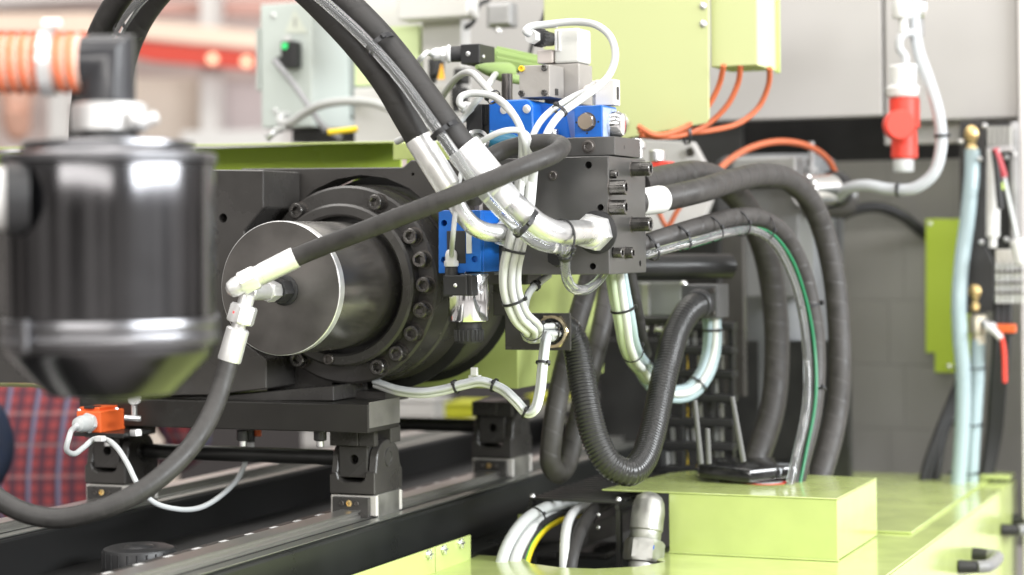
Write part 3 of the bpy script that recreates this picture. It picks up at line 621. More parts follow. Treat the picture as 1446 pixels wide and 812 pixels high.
# ---------------------------------------------------------------- manifold block
YM = 2.36
mb = thing('manifold_block', 'grey steel valve manifold block with bolts and drilled ports', 'manifold', at_y(800, 388, YM + .07))
blk = pbox('block_body', BLOCKM, 696, 222, 860, 388, YM, .1425, mb, .0012)
XB = at_y(860, 305, YM).x
cut(blk, [(at_y(831, 233, YM), MY, .0046, .03), (at_y(848, 293, YM), MY, .0042, .03), (at_y(837, 376, YM), MY, .0042, .03), (at_x(904, 372, XB), -MX, .004, .02), (at_x(866, 356, XB), -MX, .0065, .012)])
tp = pbox('top_plate', BLOCKM, 696, 195, 868, 221.5, 2.382, .10, mb, .001)
# the plate's right end sits flush with the block
for x, y, r_ in ((831, 207, .0092), (781, 248, .0068), (754, 246, .007)):
    Y = 2.382 if y < 222 else YM; p = at_y(x, y, Y); lathe('plug_seat', PHOS, p, -MY, [(0, r_), (.0008, r_), (.001, r_ * .8)], tp if y < 222 else blk, 28); bolt('socket_plug', PHOS, p, -MY, r_ * .8, .003, tp if y < 222 else blk)
lathe('plug_seat', PHOS, at_y(789, 362, YM), -MY, [(0, .0135), (.001, .0135), (.001, .012)], mb, 28); bolt('hex_plug', BLACKP, at_y(789, 362, YM) - MY * .0008, -MY, .0135, .008, mb, 'hex')
for x, y, r_, h in ((862, 265, .0094, .0215), (862, 293, .0094, .0215), (893, 239, .0092, .0255), (893, 317, .0092, .0255), (863, 246, .0055, .0085), (867, 357, .0066, .012), (884, 357, .0072, .0105)):
    p = at_x(x, y, XB); bolt('socket_bolt', BOLTM, p - MX * .0002, MX, r_, h, blk)
    if r_ > .007: lathe('bolt_seat', PHOS, p, MX, [(0, r_ * 1.18), (.0006, r_ * 1.15), (.0006, r_)], blk, 28)
lathe('end_pin', BLACKP, at_x(881, 208, XB), MX, [(0, .0028), (.0006, .0027)], mb, 14)

# ---------------------------------------------------------------- the two big hoses with pipe ends
def big_hose(nm, lab, port, pipe, ferr, hose, r_pipe, r_ferr, r_hose, nutR, seals):
    t = thing(nm, lab, 'hose', pipe[0])
    pp = [port] + pipe; po, path_p = tube('pipe_end', ZINC, pp, r_pipe, t, 24)
    hexnut('union_nut', ZINCB, port - MY * .002, port - MY * .0265, nutR, t, .25); lathe('seal_ring', BLKPL, port + MY * .0001, -MY, [(0, seals), (.003, seals), (.004, seals * .8)], t, 32)
    lathe('nut_collar', ZINCB, port - MY * .026, -MY, [(0, nutR * .8), (.006, nutR * .72), (.008, r_pipe * 1.02)], t, 28)
    f0, f1 = ferr; ax = f1 - f0; L = ax.length
    lathe('ferrule', ZINCB, f0, ax, [(-.022, r_pipe * 1.0), (-.021, r_pipe * 1.18), (-.001, r_pipe * 1.2), (0, r_ferr - .002), (.002, r_ferr), (L - .003, r_ferr * 1.02), (L - .0005, r_ferr * .99), (L, r_hose)], t, 36)
    o, path = tube('hose_body', RUB, [f1 - ax.normalized() * .01] + hose, r_hose, t, 22); return o, path, path_p
pU = at_y(843, 328, YM)
U, pathU, pipeU = big_hose('hydraulic_hose', 'upper thick black hydraulic hose with clear tube, ending at the block port', pU,
    [pU - MY * .03, pU - MY * .055] + D((795, 329, 2.405), (778, 327, 2.385), (757, 316, 2.375), (735, 297, 2.37), (712, 276, 2.37)), D((704, 269, 2.37), (653, 208, 2.37)),
    D((628, 172, 2.37), (592, 122, 2.385), (553, 70, 2.40), (515, 28, 2.41), (465, -18, 2.43), (390, -65, 2.48), (300, -70, 2.55), (240, -25, 2.6), (202, 22, 2.64), (180, 70, 2.67), (168, 120, 2.7), (160, 230, 2.71), (160, 310, 2.715), (160, 345, 2.79)), .0150, .0212, .0162, .0235, .027)
pL = at_y(722, 330, YM)
Lh, pathL, pipeL = big_hose('hydraulic_hose', 'lower thick black hydraulic hose ending at the left block port', pL,
    [pL - MY * .028] + D((706, 329, 2.45), (690, 328, 2.435), (670, 320, 2.425), (653, 302, 2.42), (640, 279, 2.42)), D((634, 266, 2.42), (589, 194, 2.42)),
    D((572, 164, 2.42), (545, 118, 2.425), (510, 72, 2.44), (470, 28, 2.46), (420, -20, 2.48), (340, -75, 2.55), (240, -70, 2.6), (178, -15, 2.65), (143, 42, 2.68), (124, 100, 2.7), (115, 170, 2.72), (112, 260, 2.72), (112, 320, 2.725), (112, 352, 2.80)), .0112, .0160, .0158, .0175, .021)
offs = []
ct, pathC = tube('clear_tube', CLEAR, D((800, 352, 2.42), (782, 350, 2.385), (755, 342, 2.365), (715, 308, 2.345), (668, 256, 2.34), (640, 215, 2.342), (605, 166, 2.35), (566, 112, 2.36), (520, 60, 2.375), (478, 20, 2.395), (430, -20, 2.42), (370, -55, 2.46), (290, -60, 2.53), (235, -30, 2.57), (192, 8, 2.60), (170, 42, 2.63), (155, 80, 2.66), (146, 140, 2.68), (141, 240, 2.69), (141, 300, 2.7), (141, 325, 2.78)), .0068, None, 16)
tag(ct, 'clear plastic tube strapped along the upper thick black hose', 'tube')
lathe('core', WPL, pathC[0], pathC[1] - pathC[0], [(0, .003), (.004, .003)], ct, 10)
for x, y in ((545, 60), (635, 180), (190, 40)):
    i = near(pathU, x, y); j = near(pathC, x - 22, y + 8); tie(pathU, x, y, .0225, U, .0170, (pathC[j] - pathU[i]) * .38, wd=.003)
i = near(pipeU, 745, 308); j = near(pathC, 735, 326); tie(pipeU, 745, 308, .0228, U, .0165, (pathC[j] - pipeU[i]) * .36, head=1, wd=.003)
i = near(pipeU, 796, 329); j = near(pathC, 792, 351); tie(pipeU, 796, 329, .0225, U, .0162, (pathC[j] - pipeU[i]) * .34, head=1, wd=.0022)
# ================================================================== VALVES
def din_plug(parent, px, py, Y, w_, h, ln, m=BLKPL, screw=True):
    """square connector head with a ribbed back and a centre screw"""
    o = pbox('plug_body', m, px - w_ / 2, py - h / 2, px + w_ / 2, py + h / 2, Y, ln, parent, .0015)
    pbox('plug_base', m, px - w_ / 2 - 1.5, py - h / 2 - 1.5, px + w_ / 2 + 1.5, py + h / 2 + 1.5, Y + ln + .0005, .006, parent, .001)
    if screw: bolt('screw', ZINC, at_y(px, py, Y), -MY, .0026, .0014, o, 'dome')
    return o
def gland(parent, p0, p1, r, m=WPL):
    p0, p1 = Vector(p0), Vector(p1); ax = (p1 - p0).normalized(); L = (p1 - p0).length
    gn = hexnut('gland_nut', m, p0, p0 + ax * L * .35, r, parent, .2)
    lathe('gland_dome', m, p0 + ax * L * .35, ax, [(0, r * .8), (L * .35, r * .82), (L * .55, r * .68), (L * .65, r * .45)], gn, 24)

# lower blue valve on the block's left flank
YV = 2.305
lv = thing('solenoid_valve', 'blue valve with hanging chrome solenoid and black knob left of the block', 'valve', at_y(655, 487, YV + .03))
vb = pprism('valve_body', BLUE, [(619, 297), (679, 297), (679, 384), (656, 384), (656, 386), (619, 386)], YV, .062, lv, .0012)
cut(vb, [(at_y(x, y, YV), MY, .0042, .03) for x, y in ((627, 315), (627, 367), (670, 366))])
pbox('recess_cover', BLKPL, 631, 326, 657, 372, YV - .0012, .004, lv, .0006)
pbox('white_insert', WPL, 658, 327, 665.5, 358, YV - .002, .004, lv, .0006)
pbox('right_step', BLUE, 660, 300, 683, 384, YV + .006, .055, lv, .001)
cs = at_y(662, 386, YV + .03); ce = at_y(662, 458, YV + .03); cs = V(ce.x, ce.y, cs.z)
lathe('solenoid', CHROME, cs, -MZ, [(0, .0255), (.002, .0262), (.0585, .0262), (.0605, .0252), (.0605, .012)], lv, 48)
KN = lathe('knob', BLKPL, V(ce.x, ce.y, cs.z - .0605), -MZ, [(0, .0165), (.009, .0165), (.0095, .0175), (.025, .0178), (.0275, .0165), (.0275, .008)], lv, 32)
for k in range(20):
    t = 2 * math.pi * k / 20; p = V(ce.x + .0176 * math.cos(t), ce.y + .0176 * math.sin(t), cs.z - .071); rod('knob_rib', BLKPL, p, p - MZ * .014, .0016, KN, 8)
Yp = YV - .012
din_plug(lv, 643, 403, Yp, 32, 29, .018)
pbox('plug_latch', BLKPL, 656, 389, 666, 418, Yp + .004, .02, lv, .001)
p = at_y(637.5, 389, Yp + .009); g = at_y(637.5, 357, Yp + .009); g = V(p.x, p.y, g.z)
rod('plug_neck', BLKPL, p - MZ * .002, p + MZ * .011, .0082, lv, 20); gland(lv, p + MZ * .0112, g + MZ * .004, .0094)
o, pth = tube('white_cable', WCABLE, [V(p.x, p.y, g.z - .004)] + D((640, 330, 2.40), (644, 290, 2.42), (650, 250, 2.45), (660, 222, 2.47)), .0031, None, 12); tag(o, 'single white cable rising from the lower blue valve plug', 'cable')
bolt('eye_screw', PHOS, at_y(676, 297, YV + .03), MZ, .006, .01, lv, 'hex')

# upper valve stack on the block's top plate
YT = 2.40
uv_ = thing('valve_stack', 'blue valve body with grey solenoid boxes on top of the block', 'valve', at_y(740, 200, YT + .06))
pts = [(690, 206), (690, 146), (693, 142), (744, 140), (749, 143), (752, 149), (754, 206)]
VB = pprism('valve_body', BLUE, pts, YT, .10, uv_, .0018)
pprism('valve_flank', BLUE, [(753, 160), (757, 143), (795, 150), (800, 165), (806, 198), (753, 206)], YT + .03, .08, uv_, .0015)
for x, y in ((744, 154), (712, 155)):
    lathe('cap_seat', BLUE, at_y(x, y, YT), -MY, [(0, .0075), (.0006, .0073), (.0006, .006)], VB, 24); lathe('white_cap', ZINCB, at_y(x, y, YT), -MY, [(0, .0057), (.0012, .0055), (.0018, .004)], VB, 24)
lathe('screw_head', ZINC, at_y(783, 196, YT + .02), MZ, [(0, .0058), (.012, .0058), (.0125, .005)], uv_, 20)
GSOL = mat('cast_grey_solenoid', (0.36, 0.34, 0.315), 0.45, 0.3, bump=(260, .15), var=(20, .9, 1.1))
SB = pbox('solenoid_box', GSOL, 733, 92, 776, 137.5, YT + .005, .052, uv_, .001)
for i, (x, y) in enumerate(((737, 97), (769, 96), (737, 132), (769, 131))):
    m_ = YEL if i == 0 else BOLTM; bolt('cover_screw', m_, at_y(x, y, YT + .005), -MY, .0040, .0035, SB)
xs2 = at_y(776, 115, YT + .005).x
box('window_recess', BLACKP, xs2 + .0002, xs2 + .0008, YT + .024, YT + .034, at_y(776, 134, YT + .02).z, at_y(776, 125, YT + .02).z, uv_, 0)
pbox('rear_box', GSOL, 768, 90, 818, 148, YT + .058, .05, uv_, .0015)
PALE = mat('pale_translucent_cover', (0.66, 0.66, 0.62), 0.3, trans=.15)
pbox('pale_cover', PALE, 782, 40, 818, 89, YT + .058, .045, uv_, .003)
pbox('pale_block', mat('pale_beige_metal', (0.58, 0.53, 0.49), .45), 758, 70, 781, 89.5, YT + .058, .04, uv_, .002)
for k in (0, 1): pbox('cover_fin', WPL, 783 + 5 * k, 42, 786 + 5 * k, 72, YT + .0555, .003, uv_, .0005)
c0, c1 = at_d(752, 52, 2.60), at_d(788, 57, 2.66)
axc = (c1 - c0).normalized()
RN = lathe('ring_nut', BLKPL, c0, axc, [(.006, .0085), (.012, .0085), (.013, .0112), (.026, .0115), (.028, .0105), (.05, .009)], uv_, 28)
for k in range(16):
    t = 2 * math.pi * k / 16; _, u_, v_ = frame(axc); p = c0 + axc * .0135 + (u_ * math.cos(t) + v_ * math.sin(t)) * .0112; rod('knurl', BLKPL, p, p + axc * .012, .0013, RN, 6)
hexnut('white_nut', WPL, c0 - axc * .006, c0 + axc * .007, .0092, uv_)
pbox('top_tab', WPL, 757, 32, 776, 37, YT + .05, .03, uv_, .0008)

rv = thing('pressure_valve', 'small blue valve with hexagon plug on the top plate, right of the stack', 'valve', at_y(830, 194, 2.41))
pbox('valve_body', BLUE, 811, 149, 850, 194.5, 2.40, .055, rv, .0012)
xr2 = at_y(850, 172, 2.40).x
box('lit_cast_flank', mat('side_lit_blue', (0.35, 0.42, 0.58), .55, bump=(200, .4), var=(120, .7, 1.2)), xr2 + .0002, xr2 + .001, 2.4015, 2.4535, at_y(850, 193, 2.4).z, at_y(850, 151, 2.4).z, rv, 0)  # paler blue: light from the right painted into the flank
bolt('hex_plug', BRONZE if 'BRONZE' in globals() else mat('browned_steel', (0.3, 0.25, 0.2), .35, .8), at_y(829, 172, 2.40), -MY, .0115, .008, rv, 'hex')
lathe('plug_washer', PHOS, at_y(829, 172, 2.40), -MY, [(0, .0122), (.001, .012), (.001, .01)], rv, 24)
for x, y in ((814, 173), (845, 172), (829, 188)): lathe('pin_hole', BLACKP, at_y(x, y, 2.40), -MY, [(0, .0013), (.0003, .0013)], rv, 10)
e = at_y(850, 176, 2.425); lathe('end_cap', CHROME, V(xr2 + .001, e.y + .008, e.z), MX, [(0, .0165), (.012, .0165), (.016, .014), (.017, .008)], rv, 32)
bc = thing('beige_plug', 'beige square connector standing on the small blue valve', 'connector', at_y(858, 150, 2.44))
pbox('plug_body', BEIGE, 840, 112, 868, 149, 2.43, .022, bc, .0015)
pbox('plug_base', BEIGE, 836, 113, 871, 147, 2.4525, .008, bc, .001)
xq = at_y(868, 130, 2.43).x; box('plug_slot', BLACKP, xq + .0001, xq + .0007, 2.437, 2.445, at_y(868, 140, 2.43).z, at_y(868, 122, 2.43).z, bc, 0)
gl0 = at_y(842, 122, 2.44); gland(bc, gl0, gl0 + V(-.016, -.004, -.006), .0075, BEIGE)

# black plug and gland on the left of the stack
lp = thing('black_plug', 'black ribbed connector with white gland left of the blue stack', 'connector', at_y(677, 188, 2.42))
pbox('plug_body', BLKPL, 658, 147, 681, 187, 2.41, .02, lp, .0012)
for k in range(6): pbox('plug_rib', BLKPL, 682.5 + 2.2 * k, 147, 684 + 2.2 * k, 176, 2.413, .018, lp, .0004)
pbox('plug_core', BLKPL, 681.5, 150, 695, 186, 2.416, .014, lp, .0008)
gl1 = at_y(662, 153, 2.412); gland(lp, gl1, at_y(652, 151, 2.39), .0092)
pt = at_y(700, 165, 2.43); pbox('metal_tail', SILVER, 697, 148, 705, 168, 2.422, .01, lp, .001)
rg = lathe('chrome_ring', CHROME, at_d(672, 200, 2.50), -FWD + RGT * .4 , [(0, .0135), (.004, .0155), (.008, .015), (.008, .0105), (0, .0105)], None, 32)
tag(rg, 'small chrome ring fitting between the hose and the black plug', 'ring')
tb2 = lathe('teal_body', mat('dark_teal_paint', (.02, .12, .2), .35), at_d(690, 197, 2.515), RGT - UP * .2, [(0, .012), (.03, .0125), (.04, .009)], None, 24)
tb2.name = 'valve_cartridge'; tag(tb2, 'dark teal cartridge body behind white cables under the blue stack', 'cartridge')

# green profile sensor
gs = thing('position_sensor', 'green aluminium profile sensor with black end above the blue stack', 'sensor', at_d(700, 100, 2.68))
YS = 2.52
def sens(px0, px1, py0, py1, Y, ln, nm, m, b=.0015): return pbox(nm, m, px0, py0, px1, py1, Y, ln, gs, b)
sens(650, 677, 62, 90, YS, .055, 'end_housing', BLKPL)
GSENS = mat('sage_green_anodised', (0.30, 0.42, 0.16), .35, .35)
sens(656, 678, 63, 89, YS + .056, .25, 'profile_bar', GSENS, .002)
xs3 = at_y(677, 75, YS).x
for k, zz in enumerate((68, 75, 82)):
    p = at_y(677, zz, YS + .06); box('profile_groove', GSENS, xs3 + .0005, xs3 + .0022, YS + .058, YS + .3, p.z - .0016, p.z + .0016, gs, .0005)
for x, y in ((650 + 11, 76),): bolt('screw', ZINC, at_y(x, y, YS), -MY, .0035, .002, gs, 'dome')
bolt('screw', ZINC, at_x(683, 80, xs3), MX, .003, .0015, gs, 'dome')
a = at_y(654, 76, YS + .012); rod('connector_stem', BLKPL, a, a + V(-.016, -.006, -.0005), .011, gs, 20); rod('gland_ring', WPL, a + V(-.016, -.006, 0), a + V(-.021, -.008, 0), .0128, gs, 20); gland(gs, a + V(-.021, -.008, 0), a + V(-.042, -.016, 0), .0108)
lathe('belly_clamp', GSENS, at_d(686, 97, 2.74), MY, [(-.03, .003), (.0, .008), (.05, .013), (.075, .0145), (.08, .008)], gs, 24)
rod('side_stub', GSENS, at_d(714, 110, 2.75), at_d(742, 114, 2.78), .0065, gs, 18)
o, pth = tube('green_white_cable', WCABLE, [a + V(-.04, -.016, 0)] + D((598, 78, 2.60), (588, 92, 2.62), (592, 120, 2.7), (610, 150, 2.75)), .0036, None, 12); tag(o, 'pale cable curving from the green sensor behind the thick hoses', 'cable')
ps = thing('sensor_post', 'dark post under the green sensor beside the grey solenoid', 'post', at_d(716, 140, 2.7)); rod('post', PHOS, at_d(716, 104, 2.72), at_d(716, 165, 2.72), .0075, ps, 20); rod('foot', PHOS, at_d(716, 165, 2.72), at_d(716, 176, 2.72), .012, ps, 20)
for nm, pts, r_, lab in (
    ('white_cable', D((748, 48, 2.57), (742, 44, 2.565), (748, 38, 2.57), (775, 34, 2.57), (812, 31, 2.56), (843, 36, 2.54), (862, 52, 2.53), (869, 78, 2.52), (862, 103, 2.515), (845, 122, 2.50), (815, 144, 2.48), (793, 160, 2.465), (777, 180, 2.45), (767, 202, 2.44), (759, 225, 2.445), (748, 260, 2.46)), .0047, 'white cable looping high over the blue stack from the grey solenoid'),
    ('white_cable', D((838, 127, 2.55), (822, 131, 2.52), (800, 142, 2.487), (780, 155, 2.474), (763, 172, 2.458), (751, 196, 2.448), (746, 225, 2.45), (742, 262, 2.46)), .0041, 'white cable from the beige plug joining the cable loop'),
    ('white_cable', D((612, 158, 2.84), (630, 128, 2.78), (652, 105, 2.66), (668, 104, 2.58), (680, 116, 2.53), (700, 138, 2.485), (716, 152, 2.46), (730, 170, 2.44), (740, 196, 2.43), (743, 225, 2.45), (738, 262, 2.46)), .0046, 'white cable running down across the blue stack front'),
    ('white_cable', D((656, 152, 2.49), (649, 146, 2.49), (651, 137, 2.49), (664, 132, 2.49), (685, 133, 2.485), (699, 137, 2.478), (712, 146, 2.465), (724, 160, 2.45), (734, 180, 2.44), (737, 200, 2.44), (736, 230, 2.455)), .0044, 'white cable curling out of the white gland at the black plug'),
    ('white_cable', D((668, 214, 2.45), (676, 204, 2.44), (692, 193, 2.43), (712, 185, 2.425), (730, 184, 2.43), (743, 190, 2.435), (748, 205, 2.44), (746, 240, 2.455)), .0038, 'white cable bowing low in front of the blue stack above the hose loop'),
    ('white_cable', D((640, 185, 2.62), (655, 165, 2.62), (675, 140, 2.6), (688, 122, 2.6), (700, 104, 2.76), (718, 84, 2.98)), .0042, 'pale cable crossing behind the black plug towards the sensor'),
    ('white_cable', D((560, 200, 2.72), (600, 182, 2.68), (640, 172, 2.64), (665, 166, 2.64), (700, 165, 2.72)), .0045, 'pale green white cable between the two thick hoses')):
    o, pth = tube(nm, WCABLE, pts, r_, None, 14); tag(o, lab, 'cable', 'white signal cables at the valve stack')
    if 'looping high' in lab: tie(pth, 792, 156, .0098, o, .0062, V(-.004, 0, .002), wd=.002)
    if 'down across' in lab: tie(pth, 698, 136, .0088, o, .0062, V(-.001, 0, -.001), wd=.002)

# ================================================================== CABLE BUNDLE AND BRACKET
YK = 2.475
bk = thing('gland_bracket', 'black bracket plate with golden ring nut in front of green housing', 'bracket', at_y(760, 494, YK))
bkp = pbox('plate', DARKS, 713, 442, 805, 494.5, YK, .005, bk, .0006)
hc_ = at_y(781, 468, YK); cut(bkp, [(hc_, MY, .0155, .03)])
pbox('arm', DARKS, 696, 385, 720, 446, YK + .0055, .02, bk, .001)
GOLD = mat('yellow_zinc', (0.72, 0.6, 0.4), 0.28, 1.0, var=(30, .85, 1.1))
S = 24; vs = []; fs_ = []
def hx(t): k = (t % (math.pi / 3)) - math.pi / 6; return math.cos(math.pi / 6) / math.cos(k)
for h, r_, f in ((-.0002, .0238, 1), (-.005, .0238, 1), (-.0065, .0215, 0), (-.0065, .0178, 0), (.006, .0174, 0)):
    for k in range(S): t = 2 * math.pi * k / S; rr = r_ * (hx(t) if f else 1); vs.append(hc_ + V(math.cos(t) * rr, h, math.sin(t) * rr))
for i in range(4):
    for k in range(S): a_, b_ = i * S + k, i * S + (k + 1) % S; fs_.append((a_, b_, b_ + S, a_ + S))
mk('ring_nut', vs, fs_, GOLD, bk, 25)
lathe('sleeve', BLKPL, hc_ - MY * .004, MY, [(0, .0176), (0, .015), (.03, .015)], bk, 32, capped=False)
lathe('rear_collar', BLKPL, hc_ + MY * .006, MY, [(0, .021), (.012, .021), (.014, .0185), (.02, .0185)], bk, 32, capped=False)
CORR = mat('black_conduit', (0.02, 0.02, 0.02), 0.28, spec=.6)
pth = resample(smooth([hc_ + MY * .012, hc_ + MY * .045 + MX * .002] + D((812, 484, 2.70), (821, 530, 2.69), (830, 580, 2.67), (843, 625, 2.66), (862, 656, 2.655), (886, 667, 2.66), (906, 652, 2.69), (920, 615, 2.73), (930, 570, 2.77), (942, 515, 2.81), (955, 470, 2.85), (972, 440, 2.88), (990, 428, 2.93)), 14), .0007)
vs, fs_, uvs = sweep(pth, lambda s, t: .0184 + .00055 * math.sin(s * 2 * math.pi / .0049), 18)
tag(mk('corrugated_conduit', vs, fs_, CORR, None, 60, uvs), 'black corrugated conduit swooping from the bracket ring nut to the rear box', 'conduit')

def bundle(name, label, pts, r, offsets, mats, cat='cable bundle', ties=(), tr=None, tm=None, seg=10, twist=0.6):
    """several cables laid side by side along one path"""
    c = smooth(pts, 8); t = thing(name, label, cat, c[len(c) // 2]); out = []
    for k, (a, b) in enumerate(offsets):
        pp = []
        for i, p in enumerate(c):
            T = (c[min(i + 1, len(c) - 1)] - c[max(i - 1, 0)]).normalized(); u = (T.cross(FWD)).normalized(); v = T.cross(u)
            ph = twist * i / len(c) * (1 + .2 * k); a2, b2 = a * math.cos(ph) - b * math.sin(ph), a * math.sin(ph) + b * math.cos(ph)
            pp.append(p + u * a2 * r + v * b2 * r)
        vs, fs, uv = sweep(pp, r, seg); mk('cable', vs, fs, mats[k % len(mats)], t, 40, uv)
    ext = max(math.hypot(a, b) for a, b in offsets) + 1.0
    for x, y in ties: tie(c, x, y, (tr or ext * r), t, None, None, tm, .8, .0016)
    return t, c
W5 = [(-2.25, 0), (0, .3), (2.25, -.1), (-1.1, 1.8), (1.2, 1.8)]
STRIPE = mat('light_cable', (0.66, 0.68, 0.66), 0.4)
bundle('cable_bundle', 'white cable bundle hanging from the valve stack into the ring nut', D((744, 240, 2.47), (738, 300, 2.455), (728, 345, 2.44), (721, 380, 2.445), (722, 412, 2.45), (734, 445, 2.46), (750, 462, 2.49)) + [hc_ - MY * .06 - MX * .004, hc_ - MY * .02, hc_ + MY * .02, hc_ + MY * .07], .0043, W5, [WCABLE, STRIPE], ties=((722, 352), (725, 425), (752, 464), (775, 469)))
bundle('cable_bundle', 'pair of grey cables dropping from the ring nut and along the green edge', [hc_ + MY * .05 - MZ * .005, hc_ - MY * .01 - MZ * .006] + D((772, 476, 2.59), (769, 492, 2.57), (766, 520, 2.56), (762, 555, 2.56), (755, 578, 2.56), (745, 583, 2.565), (728, 566, 2.57), (708, 549, 2.59), (680, 539, 2.60), (655, 543, 2.61), (625, 551, 2.62), (595, 555, 2.63), (560, 551, 2.65), (530, 541, 2.67)), .0034, [(-1, 0), (1, 0), (0, 1.5)], [GCABLE, STRIPE], ties=((766, 512), (742, 583), (697, 544), (642, 546)), twist=.2)
cl = thing('cable_clip', 'small white clip fixing grey cables to the green edge', 'clip', at_d(668, 530, 2.63)); dbox('clip_body', WPL, 664, 519, 673, 531, 2.64, .006, cl); dbox('clip_saddle', WPL, 661, 530, 676, 536, 2.645, .01, cl)
o, p_ = tube('grey_cable', GCABLE, D((775, 388, 2.6), (760, 400, 2.58), (748, 412, 2.57), (742, 430, 2.57), (744, 455, 2.58), (760, 475, 2.6)), .0048, None, 12); tag(o, 'grey cable bending behind the white bundle above the bracket', 'cable'); tie(p_, 756, 404, .0062, o)
o, p_ = tube('clear_loop', CLEAR, D((799, 340, 2.41), (798, 362, 2.43), (799, 386, 2.45), (806, 404, 2.47), (823, 410, 2.5), (840, 400, 2.54), (852, 385, 2.58), (858, 370, 2.6)), .0066, None, 14); tag(o, 'clear plastic tube loop hanging below the block port', 'tube')
tie(p_, 799, 362, .0075, o); 
tg = mat('pale_green_tube', (0.66, 0.76, 0.55), 0.3, trans=.2)
bundle('tube_bundle', 'pale tubes hanging behind the block corner below its right side', D((868, 372, 2.66), (874, 410, 2.66), (882, 450, 2.67), (887, 480, 2.70), (895, 502, 2.76), (908, 518, 2.86), (918, 530, 2.95)), .0056, [(-1.7, 0), (0, 0.3), (1.7, 0), (-.8, 1.6), (.9, 1.6)], [tg, STRIPE, MILKY], 'tube bundle', ties=((880, 436), (891, 494)))
# ================================================================== CANISTER IN THE FOREGROUND
cc = at_d(156, 400, 1.72); k_ = 1.72 / F
CAN = mat('dark_polished_steel', (0.095, 0.094, 0.098), 0.19, 1.0, var=(6, .85, 1.12), bump=(10, .04, (1, 1, .15)))
GUN = mat('gunmetal', (0.2, 0.2, 0.21), 0.3, 1.0)
def cz(py): return at_d(156, py, 1.72).z
cn = thing('hopper_canister', 'large blurred dark steel canister with conical bottom in the left foreground', 'canister', V(cc.x, cc.y, cz(552)))
def ring(nm, m, prof): return lathe(nm, m, V(cc.x, cc.y, 0), MZ, [(cz(y), x * k_) for y, x in prof], cn, 72)
ring('bowl', CAN, [(557, 84), (554, 90), (500, 142), (492, 146), (455, 146), (300, 147), (236, 148), (233, 147)])
ring('seam_band', GUN, [(486, 146), (484, 151), (476, 153), (470, 149.5), (464, 149.5), (458, 152.5), (450, 151), (448, 147)])
ring('lid', GUN, [(231, 147), (230, 151), (220, 151), (217, 147), (215, 120), (211, 118), (208, 121), (202, 120), (200, 112), (198, 60)])
for a in (-.5, 2.2): lug = cc + (RGT0 * math.cos(a) - FWD * math.sin(a)) * k_ * 154; rod('clamp_lug', GUN, V(lug.x, lug.y, cz(488)), V(lug.x, lug.y, cz(446)), k_ * 7, cn, 14)
ring('bottom_stub', BLKPL, [(566, 30), (562, 50), (555, 60)])
ring('neck', BLKPL, [(199, 42), (186, 40), (184, 40)])
cl2 = thing('pipe_clamp', 'blurred silver clamp round the canister neck', 'clamp', V(cc.x, cc.y, cz(186)))
def ring2(nm, m, prof, dx=0): return lathe(nm, m, V(cc.x, cc.y, 0), MZ, [(cz(y), x * k_) for y, x in prof], cl2, 48)
ring2('clamp_band', ZINCB, [(187, 47), (185, 53), (150, 54), (146, 48)])
rod('clamp_screw', ZINCB, at_d(196, 176, 1.69), at_d(222, 164, 1.69), 9 * k_, cl2, 18); rod('clamp_lug', ZINCB, at_d(186, 168, 1.69), at_d(203, 168, 1.69), 16 * k_, cl2, 20)
el = thing('elbow_pipe', 'blurred black mitred elbow on top of the canister', 'elbow', V(cc.x, cc.y, cz(146)))
r_e = 38 * k_
def mitre():
    S = 40; vs = []; fs = []; O = at_d(148, 88, 1.72); O = V(cc.x, cc.y, O.z); L = -RGT0
    rings = []
    for e in range(3):
        for k in range(S):
            t = 2 * math.pi * k / S; a, b = math.cos(t) * r_e, math.sin(t) * r_e     # a along RGT/up swap, b along depth
            if e == 0: p = V(O.x, O.y, cz(147)) + RGT0 * a + FWD * b
            elif e == 1: p = O + RGT0 * a + FWD * b + MZ * a
            else: p = O + L * (40 * k_) + MZ * a + FWD * b
            vs.append(p)
    for i in range(2):
        for k in range(S): a, b = i * S + k, i * S + (k + 1) % S; fs.append((a, b, b + S, a + S))
    fs.append(tuple(reversed(range(S)))); fs.append(tuple(range(2 * S, 3 * S))); return vs, fs
vs, fs_ = mitre(); mk('pipe_body', vs, fs_, mat('elbow_black', (0.03, 0.03, 0.033), .22, var=(8, .8, 1.2)), el, 40)
OH = mat('orange_hose_rubber', (0.78, 0.17, 0.06), 0.4); OHW = mat('pale_hose_web', (0.8, 0.5, 0.4), 0.45)
hz_ = at_d(112, 88, 1.72); s0 = V(cc.x, cc.y, cz(88)) - RGT0 * (36 * k_)
oh = thing('spiral_hose', 'blurred orange spiral hose clamped on the black elbow', 'hose', s0)
pth = [s0 - RGT0 * (k_ * 3 * i) for i in range(100)]
vs, fs_, uvs = sweep(pth, lambda s, t: k_ * (39 + 2.0 * math.sin(s / k_ * 2 * math.pi / 16.5)), 36); mk('hose_wall', vs, fs_, OHW, oh, 50, uvs)
hel = [s0 - RGT0 * (k_ * 16.5 * i / 28) + (MZ * math.cos(2 * math.pi * i / 28) + FWD * math.sin(2 * math.pi * i / 28)) * k_ * 40 for i in range(28 * 17)]
vs, fs_, uvs = sweep(hel, k_ * 4.2, 8); mk('spiral_coil', vs, fs_, OH, oh, 50, uvs)
oc = thing('hose_clamp', 'blurred silver clamp round the orange hose', 'clamp', s0 - RGT0 * (k_ * 48)); b0 = s0 - RGT0 * (k_ * 38)
lathe('clamp_band', ZINCB, b0, -RGT0, [(0, k_ * 44), (0, k_ * 47), (k_ * 18, k_ * 47), (k_ * 18, k_ * 44)], oc, 48)
